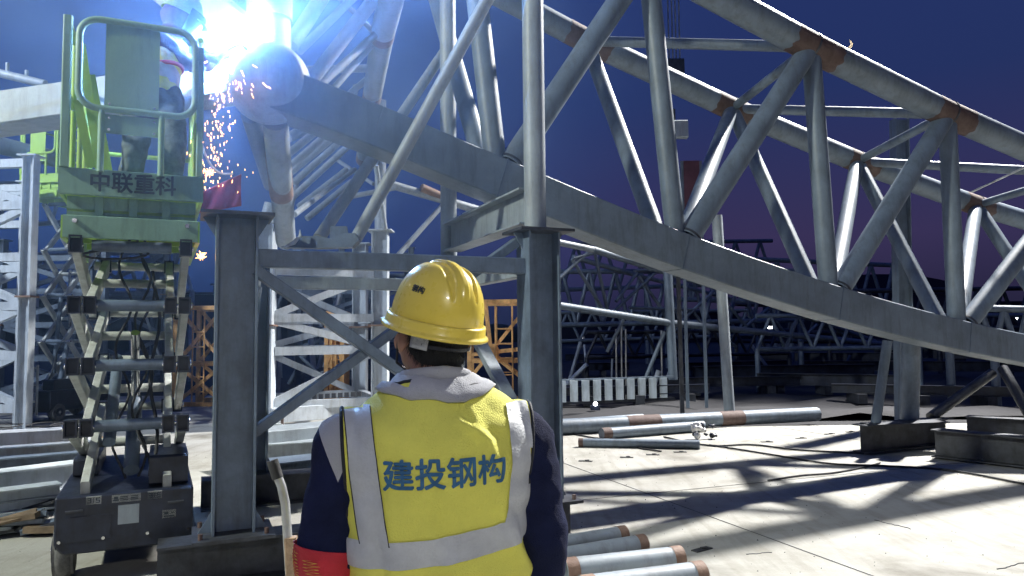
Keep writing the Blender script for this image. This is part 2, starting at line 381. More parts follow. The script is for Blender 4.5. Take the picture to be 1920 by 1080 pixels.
# ================================================================== MAIN TRUSS
O0 = P(505, 157, 6.3)
truss = thing('roof_truss', (O0.x, O0.y, 0), 'big grey arched tubular roof truss sloping down to the right across the yard', 'truss')
RC = .165
gird = [((505, 170), 6.25), ((700, 245), 6.6), ((930, 340), 7.05), ((1268, 475), 7.8), ((1555, 570), 8.6), ((1795, 632), 9.5), ((2040, 680), 10.5), ((2330, 735), 11.9)]
GP = [P(a[0], a[1], y) for a, y in gird]
GH, GW = .38, .36
for i in range(len(GP)-1):
    p0, p1, p2, p3 = GP[max(i-1, 0)], GP[i], GP[i+1], GP[min(i+2, len(GP)-1)]
    cp = [.5*((2*p1)+(-p0+p2)*t_+(2*p0-5*p1+4*p2-p3)*t_*t_+(-p0+3*p1-3*p2+p3)*t_**3) for t_ in (0, .2, .4, .6, .8, .998)]
    MB().sweep(cp, GW, GH).build('box_girder', M['steel'], truss)
    if 1 < i+1 < len(GP)-1:      # splice plate proud of each joint
        d = (GP[min(i+2, len(GP)-1)]-GP[i]).normalized()
        MB().prism(GP[i+1]-d*.007, GP[i+1]+d*.007, GW+.010, GH+.010).build('weld_seam', M['rackst'], truss)
def node_on(ip):                 # top of the girder above a joint
    return GP[ip]+V((0, 0, GH/2-.03))
N0, Na, Nb, Nc, Nd, Ne = [node_on(k) for k in (2, 3, 4, 5, 6, 7)]
T0 = P(868, -235, 7.3); Ta = P(1213, -78, 7.8); Tb = P(1520, 88, 8.6); Tc = P(1776, 214, 9.5); Td = P(2030, 325, 10.5); Te = P(2340, 440, 11.9)
B0 = P(795, -85, 9.2); Ba = P(1100, 77, 10.0); Bb = P(1372, 204, 10.7); Bc = P(1607, 303, 11.4); Bd = P(1830, 385, 12.2); Be = P(2010, 440, 13.0)
def chord(pts, r, bands=True):
    for i in range(len(pts)-1):
        a, b = pts[i], pts[i+1]
        c = MB().tube(a, b, r, n=32, cap=False).build('chord', M['steel'], truss)
        if bands:
            d = (b-a).normalized(); L = (b-a).length
            if i > 0: MB().band(a, a+d*min(.36, L*.17)*random.uniform(.75, 1.1), r+.003).build('rust_band', M['rust'], c)
            MB().band(b-d*min(.30, L*.15)*random.uniform(.7, 1.15), b, r+.003).build('rust_band', M['rust'], c)
            MB().tube(b-d*.012, b+d*.012, r+.011, n=32).build('weld_seam', M['dark'], c)
def web(a, b, r, name='web_member', m='steel', collar=True):
    o = MB().tube(a, b, r, n=26, cap=False).build(name, M[m], truss)
    if collar:
        d = (V(b)-V(a)).normalized()
        a2 = V(a)+d*.02; MB().tube(a2, a2+d*.02, r+.010, n=26).build('weld_seam', M['dark'], o)
    return o
chord([T0, Ta, Tb, Tc, Td, Te], .168)
chord([P(640, -165, 8.6), B0, Ba, Bb, Bc, Bd, Be], .160)
rv = .108
for n_, t_ in ((N0, T0), (Na, Ta), (Nb, Tb), (Nc, Tc), (Nd, Td), (Ne, Te)):
    d = (t_-n_).normalized(); web(n_, t_, rv)
for n_, t_ in ((N0+V((.14, 0, 0)), Ta), (Na+V((.13, 0, 0)), Tb), (Nb+V((.12, 0, 0)), Tc), (Nc+V((.12, 0, 0)), Td), (Nd+V((.12, 0, 0)), Te)):
    web(n_, t_, .120)
for n_, t_ in ((N0-V((.12, -.1, 0)), B0), (Na-V((.16, -.1, 0)), Ba), (Nb-V((.14, -.1, 0)), Bb), (Nc-V((.14, -.1, 0)), Bc), (Nd-V((.14, -.1, 0)), Bd)):
    web(n_, t_, .098)
for n_, t_ in ((N0+V((.1, .12, 0)), Ba), (Na+V((.1, .12, 0)), Bb), (Nb+V((.1, .12, 0)), Bc), (Nc+V((.1, .12, 0)), Bd)):
    web(n_, t_, .098)
for a, b in ((Ta, Ba), (Tb, Bb), (Tc, Bc), (Td, Bd)): web(a, b, .060, 'cross_tie', collar=False)
for a, b in ((Ba, Tb), (Bb, Tc), (Bc, Td), (B0, Ta)): web(a, b, .068, 'cross_tie', collar=False)
# hollow ball joint, vertical pipe through it, left girders, lower leg pipes
ball = MB().sphere(O0, .352, nu=48, nv=28).build('ball_joint', M['steel2'], truss)
d = (P(505, 152, 6.3)-P(505, 40, 6.3)).normalized()
MB().tube(O0+V((.0, 0, .16)), O0+V((-.06, .02, 2.4)), .185, n=36).build('vertical_pipe', M['steel2'], truss)
MB().tube(O0+V((0, 0, .57)), O0+V((0, 0, .80)), .189, n=36).build('rust_band', M['rustl'], truss)
MB().wire([O0+V((math.cos(a)*.19, math.sin(a)*.19, .275)) for a in [2*math.pi*k/40 for k in range(40)]], .014, 8, True).build('weld_seam', M['dark'], truss)
dg_ = (GP[1]-GP[0]).normalized(); a_ = dg_.orthogonal().normalized(); b_ = dg_.cross(a_)
MB().wire([O0+dg_*.20+(a_*math.cos(t)+b_*math.sin(t))*.275 for t in [2*math.pi*k/40 for k in range(40)]], .010, 8, True).build('weld_seam', M['dark'], truss)
MB().prism(P(-120, 232, 6.7), P(470, 150, 6.35), .36, .30, (0, 0, 1), .01).build('box_girder', M['steel2'], truss)
MB().prism(P(180, -150, 7.0), P(470, 90, 6.4), .34, .42, (0, 0, 1), .01).build('box_girder', M['steel2'], truss)
MB().tube(P(516, 225, 6.4), P(536, 452, 8.5), .112, n=28).build('lower_leg', M['steel2'], truss)
MB().tube(P(521, 290, 6.95), P(528, 365, 7.55), .119, n=28).build('rust_band', M['rustl'], truss)
MB().tube(P(470, 215, 6.4), P(508, 345, 8.2), .085, n=24).build('lower_leg', M['steel'], truss)
MB().tube(P(480, 205, 6.3), P(385, -30, 7.0), .10, n=24).build('web_member', M['steel2'], truss)

# leg struts and block under the right part of the girder
blk = thing('support_block', G(1700, 850), 'dark steel beam crib holding struts under the right end of the big truss', 'support')
c = G(1615, 852)
e1 = G(1790, 838)
MB().hbeam(c+V((0, 0, .20)), e1+V((0, .2, .20)), .36, .26).build('crib_beam', M['dark'], blk)
MB().hbeam(G(1755, 858)+V((.0, 0, .19)), G(1960, 880)+V((0, -.1, .19)), .34, .26).build('crib_beam', M['dark'], blk)
MB().hbeam(G(1840, 838)+V((.0, .3, .21)), G(2080, 850)+V((0, 0, .21)), .36, .26).build('crib_beam', M['dark'], blk)
q = c+V((.25, .1, .38))
MB().tube(q, P(1664, 640, q.y+.1), .062).build('strut', M['steel'], blk)
q = G(1715, 842)+V((0, .1, .38)); MB().tube(q, P(1708, 640, q.y-.2), .12).build('strut', M['rackst'], blk)
q = G(1765, 842)+V((.1, .4, .38)); MB().tube(q, P(1860, 700, q.y+.6), .07).build('strut', M['dark'], blk)
q = G(1960, 842)+V((.1, .4, .38)); MB().tube(q, P(1880, 690, q.y+.6), .07).build('strut', M['dark'], blk)
MB().prism(c+V((.1, 0, .388)), c+V((1.2, .25, .388)), .30, .012).build('cap_plate', M['dark'], blk)

# ================================================================== SUPPORT STAND (foreground frame)
FL = G(437, 1075); FL = V((P(439, 800, 5.0).x, 5.0, 0)); FRp = V((P(1012, 700, 5.9).x, 5.9, 0))
sd = (FRp-FL).normalized(); sp = V((-sd.y, sd.x, 0))
RL = FL+sp*2.25+sd*.28; RR = FRp+sp*2.25
stand = thing('support_stand', FL, 'grey steel support stand with crossed front braces right in front of the worker', 'stand')
zt = 2.42
posts = {}
for nm, b, top in (('fl', FL, 2.42), ('fr', FRp, 2.42), ('rl', RL, 2.42), ('rr', RR, 2.42)):
    front = nm[0] == 'f'
    o = MB().hbeam(b+V((0, 0, .315)), b+V((0, 0, top-.022)), .265 if nm != 'fr' else .27, .25, sd).build('post', M['rackst'] , stand)
    MB().box(b+V((0, 0, top-.010)), .46, .40, .022, math.atan2(sd.y, sd.x)).build('cap_plate', M['dark'], stand)
    MB().box(b+V((0, 0, .302)), .50, .46, .022, math.atan2(sd.y, sd.x)).build('base_plate', M['dark'], stand)
    for k in (-1, 1):          # stiffeners under the cap and on the base plate
        for zz, up_ in ((top-.022, -1), (.314, 1)):
            c_ = b+V((0, 0, zz)); a1_ = c_+sd*.136*k; a2_ = c_+sd*.215*k; a3_ = a1_+V((0, 0, .13*up_)); o2_ = sp*.006
            MB().add([a1_-o2_, a2_-o2_, a3_-o2_, a1_+o2_, a2_+o2_, a3_+o2_], [(0, 1, 2), (5, 4, 3), (0, 3, 4, 1), (1, 4, 5, 2), (2, 5, 3, 0)]).build('stiffener', M['rackst'], stand)
    for k in (-1, 1):
        for j in (-1, 1):
            MB().tube(b+sd*.2*k+sp*.17*j+V((0, 0, .31)), b+sd*.2*k+sp*.17*j+V((0, 0, .35)), .016, n=6).build('bolt', M['rust'], stand)
for a, b in ((FL, FRp), (RL, RR)):
    MB().hbeam(a-sd*.45+V((0, 0, .14)), b+sd*.45+V((0, 0, .14)) if a is RL else b+sd*.25+V((0, 0, .14)), .28, .26).build('base_beam', M['dark'], stand)
zb = 2.13
for a, b, z in ((FL, FRp, zb), (RL, RR, zb)):
    MB().prism(a+sd*.14+V((0, 0, z)), b-sd*.14+V((0, 0, z)), .10, .125, (0, 0, 1), .008).build('cross_beam', M['rackst'] if a is FL else M['steel2'], stand)
for a, b, z in ((FL, RL, zb), (FRp, RR, zb)):
    MB().prism(a+sp*.12+V((0, 0, z)), b-sp*.12+V((0, 0, z)), .10, .12, (0, 0, 1), .008).build('side_beam', M['steel2'], stand)
zl = 1.05
MB().prism(FL+sd*.12+V((0, 0, zb-.08)), FRp-sd*.13+V((0, 0, .62)), .075, .13, sp, .006).build('brace', M['rackst'], stand)
MB().prism(FL+sd*.12+sp*.09+V((0, 0, .93)), FRp-sd*.13+sp*.09+V((0, 0, 2.35)), .07, .12, sp, .006).build('brace', M['rackst'], stand)
MB().prism(FRp+sp*.12+V((0, 0, .70)), RR-sp*.12+V((0, 0, 2.05)), .07, .12, sd, .006).build('brace', M['steel2'], stand)
MB().prism(FL+sp*.12+V((0, 0, .70)), RL-sp*.12+V((0, 0, 2.05)), .07, .12, sd, .006).build('brace', M['steel2'], stand)
# pipes standing on the right posts, H beam between them
pf = FRp+V((-.02, 0, 2.425)); pr = RR+V((0, 0, 2.425))
col1 = MB().tube(pf, pf+V((.0, .0, 3.6)), .088, n=36).build('standing_pipe', M['steel2']); tag(col1, 'pale grey pipe standing on the right post cap of the near support stand', 'pipe', 'pipes standing on the support stand')
col2 = MB().tube(pr, pr+V((0, 0, 3.6)), .088, n=36).build('standing_pipe', M['steel2']); tag(col2, 'grey pipe standing on the rear post behind the big girder', 'pipe', 'pipes standing on the support stand')
hb = MB().hbeam(pf+sp*.09+V((0, 0, .21)), pr-sp*.09+V((0, 0, .21)), .30, .20).build('tie_beam', M['steel2']); tag(hb, 'short pale H beam joining the two standing pipes above the helmet', 'beam')
hb2 = MB().prism(lerp(pf, pr, .55)+V((0, 0, .365)), lerp(pf, pr, .72)+V((0, 0, .365)), .12, .05).build('packing_block', M['white']); tag(hb2, 'small white packing block lying on the tie beam', 'block')
# raking props behind / before the girder
pr1 = MB().tube(P(668, 447, 6.2), P(935, -40, 5.75), .053, n=28).build('raking_prop', M['steel2']); tag(pr1, 'long grey raking prop crossing in front of the big box girder', 'prop', 'raking props on the stand')
pr2 = MB().tube(P(598, 447, 6.5), P(836, 92, 8.3), .056, n=28).build('raking_prop', M['steel2']); tag(pr2, 'raking prop passing behind the big box girder towards the rear pipe', 'prop', 'raking props on the stand')
# gusset scraps lying on the front beam
def plate(pts, Y, th, name, m, lab, cat, group=None, dy=.0):
    ps = [P(a, b, Y+dy*i) for i, (a, b) in enumerate(pts)]; n = len(ps)
    off = V((0, th, 0)); o = MB().add(ps+[p+off for p in ps], [tuple(range(n)), tuple(range(2*n-1, n-1, -1))]+[(i, i+n, (i+1) % n+n, (i+1) % n) for i in range(n)]).build(name, m)
    return tag(o, lab, cat, group)
plate([(525, 463), (545, 458), (560, 442), (595, 443), (620, 447), (645, 437), (665, 437), (673, 450), (660, 463), (590, 465)], 5.30, .10, 'gusset_plate', M['rackst'], 'cut grey gusset plate lying on the front beam under the props', 'plate', 'gusset plates on the beam')
plate([(620, 424), (650, 424), (652, 437), (630, 446), (618, 446)], 5.42, .02, 'gusset_plate', M['rackst'], 'small upright grey plate between the two prop feet', 'plate', 'gusset plates on the beam')
plate([(527, 465), (548, 452), (560, 441), (562, 430), (564, 442), (552, 458)], 5.24, .02, 'bent_strip', M['white'], 'twisted pale metal strip lying at the left of the gusset plate', 'strip')

# ================================================================== SECOND STAND WITH WHITE POSTS + TOWERS
def h_tower(name, corners, top, m, lab, cat, levels, group=None, s=.26, diag=True, bottom=0, inset=.05, db=.09):
    c0 = corners[0]; t = thing(name, (c0.x, c0.y, bottom), lab, cat, group)
    for c in corners:
        MB().hbeam((c.x, c.y, bottom), (c.x, c.y, top), s, s*.9, (1, 0, 0), .02, .016).build('post', m, t)
        MB().box((c.x, c.y, top+.012), s*1.6, s*1.5, .022).build('cap_plate', m, t)
        mid = (bottom+top)*.5
        MB().box((c.x, c.y, mid), s*1.35, s*1.25, .03).build('flange', M['rustl'], t)
    n = len(corners)
    for i in range(n if n > 2 else n-1):
        a, b = corners[i], corners[(i+1) % n]; d = (b-a).normalized()
        for z in levels: MB().prism((a.x+d.x*s/2, a.y+d.y*s/2, z), (b.x-d.x*s/2, b.y-d.y*s/2, z), db, db*1.15).build('rail', m, t)
        if diag and i % 2 == 0:
            for k in range(len(levels)-1):
                z0, z1 = levels[k]+.06, levels[k+1]-.06
                if (i+k) % 2: z0, z1 = z1, z0
                MB().prism((a.x+d.x*s/2, a.y+d.y*s/2, z0), (b.x-d.x*s/2, b.y-d.y*s/2, z1), db*.8, db).build('brace', m, t)
    return t
w0, w1 = P(497, 700, 13.2), P(713, 700, 14.2)
h_tower('white_support_stand', [w0, w1, w1+V((-.8, 2.0, 0)), w0+V((-.8, 2.0, 0))], 3.62, M['white'], 'white painted support stand seen through the crossed braces', 'stand', [.38, 1.35, 1.95, 2.8], s=.30, db=.13)
o = MB().tube((w1.x, w1.y, 3.64), (w1.x, w1.y, 6.2), .11, n=20).build('standing_pipe', M['steel2']); tag(o, 'far thin pipe standing on the white stand left of the rear pipe', 'pipe', 'far standing pipes')
o = MB().tube((w0.x, w0.y, 3.64), (w0.x+.1, w0.y, 4.0), .14, n=20).build('pipe_stub', M['steel2']); tag(o, 'pipe stub on the left cap of the white stand', 'pipe', 'far standing pipes')
l0 = P(46, 700, 12.0)
h_tower('lattice_tower', [l0, l0+V((-1.9, .2, 0)), l0+V((-3.25, 2.1, 0)), l0+V((-1.36, 2.0, 0))], 4.6, M['white'], 'pale steel tower with heavy post at the left edge behind the green lift', 'tower', [.5, 1.35, 2.15, 2.95, 3.8, 4.5], s=.19, db=.12)
# further bg towers for depth
k = 0
bgt = [(-3, 640, 17, 3.9, 2.2, 'rackst', 'dim steel tower farthest left in the frame'), (150, 640, 23, 6.0, 2.5, 'rackst', 'tall steel tower between the two lifts'), (560, 640, 22, 4.2, 2.4, 'rackst', 'distant steel tower seen left inside the braces'),
       (640, 640, 28, 5.0, 2.6, 'steel', 'far tower seen just left of the helmet')]
for px, py, Y, top, wd, mm, lab in bgt:
    c = P(px, py, Y)
    h_tower('lattice_tower', [c, c+V((wd, .3, 0)), c+V((wd+c.x/c.y*2, 2.2, 0)), c+V((c.x/c.y*2, 2, 0))], top, M[mm], lab, 'tower', [.4+i*(top-.8)/4 for i in range(5)], 'steel towers in the background', s=.2, db=.11)

# orange lattice crane sections
def orange_section(c, wd, ht, dp, lab, rz=0, hub=False, bays=1):
    t = thing('orange_lattice_section', (c.x, c.y, 0), lab, 'lattice section', 'orange lattice sections', 0)
    m = M['orange']; rt = Matrix.Rotation(rz, 3, 'Z')
    def q(x, y, z): return V((c.x, c.y, 0))+rt @ V((x, y, z))
    for bx in range(bays):
        x0, x1 = bx*wd, (bx+1)*wd
        for y in (0, dp):
            if bx == 0: MB().prism(q(x0, y, 0), q(x0, y, ht), .09, .09).build('upright', m, t)
            MB().prism(q(x1, y, 0), q(x1, y, ht), .09, .09).build('upright', m, t)
            MB().prism(q(x0, y-.002, ht-.03), q(x1, y-.002, ht-.03), .08, .10).build('rail', m, t)
            MB().prism(q(x0, y-.002, .06), q(x1, y-.002, .06), .08, .10).build('rail', m, t)
            MB().prism(q(x0, y-.002, ht*.42), q(x1, y-.002, ht*.42), .06, .08).build('rail', m, t)
            if not hub:
                for z0, z1 in ((.06, ht*.42), (ht*.42, ht-.03)):
                    MB().prism(q(x0, y, z0), q(x1, y, z1), .07, .08).build('brace', m, t)
                    MB().prism(q(x0, y+.09, z1), q(x1, y+.09, z0), .07, .08).build('brace', m, t)
            else:
                cx, cz = x0+wd*.3, ht*.5
                for k in range(8):
                    a = k*math.pi/4+.1; L = min(abs((wd*.62 if math.cos(a) > 0 else wd*.28)/max(.15, abs(math.cos(a)))), abs(ht*.48/max(.15, abs(math.sin(a)))))
                    MB().prism(q(cx, y, cz), q(cx+math.cos(a)*L, y, cz+math.sin(a)*L), .06, .07).build('brace', m, t)
                MB().tube(q(cx, y-.06, cz), q(cx, y+.06, cz), .2, n=12).build('hub_plate', m, t)
            for x in (x0+wd*.38, x0+wd*.62):
                MB().tube(q(x, y-.08, .1), q(x, y-.08, ht-.1), .02, n=8).build('ladder_stile', m, t)
            for z in range(1, int(ht/.35)): MB().tube(q(x0+wd*.38, y-.08, z*.35), q(x0+wd*.62, y-.08, z*.35), .014, n=6).build('rung', m, t)
    return t
c = P(328, 700, 17.5); orange_section(c, 1.15, 2.35, 1.3, 'orange braced lattice section standing between the near lift and the left post', 0, bays=1)
c = P(880, 700, 17); orange_section(c, 1.6, 2.4, 1.2, 'orange lattice section with star shaped hub right of the helmet', 0, True)
c = P(612, 700, 17.5); orange_section(c, .38, 2.2, .5, 'narrow orange lattice post seen inside the crossed braces', 0)

# ================================================================== SECOND TRUSS at left centre, receding
tr2 = thing('receding_truss', (P(600, 400, 10).x, 10, 0), 'second pale tubular truss receding behind the ball joint with many thin members', 'truss')
def tb(a, ya, b, yb, r, name='web_member', m='steel2', par=None):
    return MB().tube(P(a[0], a[1], ya), P(b[0], b[1], yb), r, n=16).build(name, M[m], par or tr2)
ch = [((742, -40), 8.6), ((716, 70), 10.2), ((697, 185), 13.2), ((680, 300), 18.5)]
for i in range(3):
    o = MB().tube(P(*ch[i][0], ch[i][1]), P(*ch[i+1][0], ch[i+1][1]), .165, n=24).build('chord', M['steel2'], tr2)
    a, b = P(*ch[i][0], ch[i][1]), P(*ch[i+1][0], ch[i+1][1]); dd = (b-a)
    MB().tube(a+dd*.88, b, .170, n=24).build('rust_band', M['rustl'], o)
for a, ya, b, yb, r in [((613, -20), 8.2, (545, 85), 7.8, .085), ((668, -10), 8.8, (560, 97), 8.4, .05), ((716, -20), 9.2, (580, 155), 8.8, .085), ((722, 48), 10, (598, 162), 9.2, .05), ((708, 72), 10.3, (622, 170), 9.8, .045),
                        ((700, 138), 12.5, (648, 182), 12, .055), ((702, 128), 13, (575, 131), 12.5, .07), ((668, 160), 14, (655, 215), 14, .06),
                        ((700, 60), 10.2, (600, -40), 10.6, .04)]:
    tb(a, ya, b, yb, r)
for i, (a, b) in enumerate([((600, 215), (541, 258)), ((620, 225), (541, 288)), ((640, 228), (541, 315)), ((665, 225), (543, 325)), ((672, 235), (550, 343)), ((690, 240), (546, 372)), ((650, 318), (560, 388)), ((660, 340), (575, 410)), ((590, 240), (541, 262)), ((560, 330), (545, 395)), ((632, 300), (700, 345)), ((590, 268), (541, 330))]):
    tb(a, 13+i*.6, b, 12.2+i*.6, .07 if i < 9 else .05)
tb((712, 340), 14.2, (925, 402), 15.3, .085, 'chord'); tb((552, 402), 13, (665, 318), 17, .055, 'web_member')
tb((790, 352), 14.5, (835, 372), 14.8, .088, 'rust_band', 'rustl')
tb((742, 352), 14.2, (640, 372), 14, .05); tb((836, 378), 14.8, (738, 488), 14.2, .05); tb((705, 310), 13.5, (722, 430), 14.0, .05)

# ================================================================== THIRD TRUSS, right centre background
tr3 = thing('distant_truss', (P(1150, 600, 18).x, 18, 0), 'thin distant tubular truss seen under the big girder right of the stand', 'truss')
def t3(a, b, r, ya=17, yb=17, name='web_member', m='steel'): return MB().tube(P(a[0], a[1], ya), P(b[0], b[1], yb), r*.82, n=14).build(name, M[m], tr3)
t3((1035, 452), (1112, 468), .09, 16, 16.5, 'chord', 'steel2'); t3((1112, 468), (1400, 555), .10, 16.5, 19, 'chord'); t3((1400, 555), (1640, 640), .09, 19, 24, 'chord')
t3((1030, 570), (1260, 606), .10, 16, 17.5, 'chord'); t3((1260, 606), (1700, 650), .10, 17.5, 24, 'chord')
t3((1075, 482), (1190, 515), .08, 18.5, 19.5, 'chord'); t3((1190, 515), (1370, 560), .07, 19.5, 22, 'chord')
for a, b in [((1042, 528), (1106, 470)), ((1072, 485), (1133, 584)), ((1115, 473), (1140, 587)), ((1146, 588), (1234, 506)), ((1196, 516), (1258, 603)), ((1194, 512), (1155, 565)), ((1234, 506), (1190, 508)), ((1272, 608), (1344, 541)), ((1344, 548), (1400, 612)), ((1180, 577), (1300, 581)), ((1128, 470), (1075, 485)), ((1300, 585), (1330, 625)), ((1395, 615), (1450, 570)), ((1440, 585), (1485, 640)), ((1500, 640), (1540, 600)), ((1560, 610), (1600, 645)), ((1350, 625), (1380, 650))]:
    t3(a, b, .052, 17.2 + (a[0]-1040)/90, 17.2+(b[0]-1040)/90)
for a, b, r in [((1252, 510), (1262, 712), .13), ((1246, 622), (1207, 718), .06), ((1176, 585), (1138, 660), .05)]:
    t3(a, b, r, 17.5, 17.5, 'leg')
o = MB().tube(P(1344, 404, 14), V((P(1366, 700, 14).x, 14, 0)), .10, n=20).build('standing_pipe', M['steel2']); tag(o, 'lone thin pipe standing upright beneath and above the big girder', 'pipe', 'far standing pipes')
o = MB().hbeam(V((P(1686, 560, 12.8).x, 12.8, 0)), P(1686, 224, 12.8), .24, .22, (1, 0, 0)).build('steel_column', M['steel']); tag(o, 'steel column standing behind the right truss bays', 'column')
o = MB().tube(P(1822, 360, 11.0), P(1925, 312, 10.2), .015, n=8).build('tie_rod', M['galv']); tag(o, 'thin tie rod beside the right truss chord', 'rod')
# ================================================================== MORE BACKGROUND
# crane ropes + hook block, box, panel
ck = thing('crane_hook', P(1265, 100, 22), 'crane hook block hanging on four ropes behind the big truss', 'crane hook')
for dx in (-.16, -.05, .05, .16):
    p = P(1265, 118, 22)+V((dx, 0, 0)); MB().tube(p, p+V((dx*.2, 0, 9)), .022, n=6).build('rope', M['steel2'], ck)
hk = P(1266, 128, 22); MB().box(hk, .5, .3, .55, 0, .06).build('hook_block', M['dark'], ck)
MB().wire([hk+V((0, 0, -.28))+V((math.sin(a)*.16, 0, -.2+math.cos(a)*.18)) for a in [k*.42 for k in range(12)]], .05, 8).build('hook', M['dark'], ck)
mast = thing('site_mast', P(1276, 640, 14.0), 'thin mast with grey switch box beside the red panel', 'mast')
px_ = P(1276, 640, 14.0)
MB().prism((px_.x, 14, 0), P(1262, 205, 14.0), .07, .07).build('pole', M['dark'], mast)
b = P(1276, 243, 14.0); MB().box(b, .26, .16, .34, 0, .02).build('switch_box', M['steel2'], mast)
pn = thing('site_board', P(1296, 640, 16), 'dull red sheet panel on posts behind the middle truss node', 'panel')
a, b = P(1281, 302, 16), P(1313, 402, 16)
MB().box(((a.x+b.x)/2, 16, (a.z+b.z)/2), b.x-a.x, .06, a.z-b.z).build('sheet', M['panel'], pn)
for x in (a.x-.03, b.x+.03): MB().prism((x, 16.02, 0), (x, 16.02, a.z), .06, .06).build('upright', M['steel'], pn)
# crescent
cm = P(1588, 83, 420); S = 420/1387; r2 = Matrix.Rotation(R(22), 3, 'Y'); n = 20
mp_ = [cm+r2 @ V((math.cos(-1.35+2.7*k/n)*8.5*S, 0, math.sin(-1.35+2.7*k/n)*9.5*S)) for k in range(n+1)]
o = MB().wire(mp_, 0, 12, radii=[(.25+2.4*math.sin(math.pi*k/n)**.8)*S for k in range(n+1)]).build('moon', M['moon']); tag(o, 'thin bright crescent moon just above the big truss chord', 'moon')
# far buildings / hills / trees
o = MB()
for i in range(60):
    x = -200+i*9+random.uniform(-3, 3); h = 5+5*noise.noise(V((i*.3, 0, 0)))+random.uniform(0, 2)
    o.sphere((x, 210+random.uniform(-12, 12), 0), 9, 8, max(3, h), 12, 8)
tag(o.build('distant_treeline', M['foliage']), 'dark low treeline on the horizon', 'trees', None, 'stuff')
far = []
for px, Y, wd, ht, dp, lab in [(1610, 120, 26, 7.2, 14, 'dark hall with arched roof far behind the right truss bay'), (1180, 150, 40, 5.5, 14, 'low dark shed on the horizon beyond the distant truss'), (1830, 140, 30, 6.5, 14, 'dark low shed on the horizon at the right edge'), (240, 130, 60, 9, 14, 'long dark building behind the left towers'), (560, 150, 30, 12, 12, 'dark block on the horizon behind the crossed braces')]:
    c = P(px, 630, Y); t = thing('far_building', (c.x, Y, 0), lab, 'building', 'dark buildings on the horizon')
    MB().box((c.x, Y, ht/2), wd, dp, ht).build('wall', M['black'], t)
    if 'arched' in lab: MB().add([(c.x+wd/2*1.03*math.cos(math.pi*k/16), Y-dp/2-.3+(dp+.6)*j, ht+.03+3.2*math.sin(math.pi*k/16)) for j in (0, 1) for k in range(17)], [(k, k+1, k+18, k+17) for k in range(16)]+[tuple(range(17)), tuple(range(33, 16, -1))]).build('roof', M['black'], t)
    else: MB().prism((c.x-wd/2-.4, Y, ht+.2), (c.x+wd/2+.4, Y, ht+.2), dp+1, .35).build('roof', M['black'], t)
for i, (px, py, r) in enumerate([(1090, 634, .34), (1127, 622, .34), (1141, 637, .30), (1116, 768, 0), (1530, 599, .42), (1535, 614, .32), (1567, 616, .38), (1584, 614, .22), (1443, 615, .40), (1448, 614, .30), (1370, 618, .25), (1903, 597, .36), (1909, 597, .36), (1610, 690, 0), (20, 752, 0), (1095, 622, .2)]):
    if r == 0: continue
    c = P(px, py, 118 if px > 1500 and px < 1700 else 108); t = thing('street_lamp', (c.x, c.y, 0), None, 'lamp', 'tiny lamps on the horizon')
    t['label'] = 'tiny white lamp glowing on the dark horizon'
    MB().tube((c.x, c.y, 0), (c.x, c.y, max(.5, c.z-r*.6)), .09, n=6).build('pole', M['black'], t)
    MB().sphere(c, r*.62, nu=10, nv=6).build('lamp_head', M['citylamp'], t)
c = G(1116, 769); t = thing('work_lamp', c, 'small bright work lamp on the dark ground behind the long pipe', 'lamp')
MB().box(c+V((0, 0, .05)), .2, .12, .1).build('housing', M['black'], t); MB().sphere(c+V((0, -.07, .14)), .045, nu=10, nv=6).build('bulb', M['citylamp'], t)
c = G(20, 762); t = thing('work_lamp', c, 'pair of small work lamps on a dark case at the left edge', 'lamp')
MB().box(c+V((0, 0, .12)), .5, .3, .24, 0, .02).build('housing', M['black'], t)
for dx in (-.1, .12): MB().sphere(c+V((dx, -.17, .17)), .04, nu=10, nv=6).build('bulb', M['citylamp'], t)

# striped low wall of upright plates (right of stand)
bw = thing('plate_barrier', P(1150, 700, 16.5), 'row of pale upright plates along the far edge of the slab', 'barrier')
xa, xb = P(1045, 715, 16.2).x, P(1255, 705, 17.2).x; n = 10
for k in range(n):
    x = xa+(xb-xa)*k/n; y = 16.2+k*.1
    MB().box((x+.1, y, .36), .17, .06, .46).build('panel', M['white'], bw)
MB().prism((xa-.1, 16.25, .60), (xb+.1, 17.25, .60), .1, .04).build('rail', M['steel'], bw)
MB().prism((xa-.1, 16.25, .10), (xb+.1, 17.25, .10), .14, .06).build('rail', M['dark'], bw)

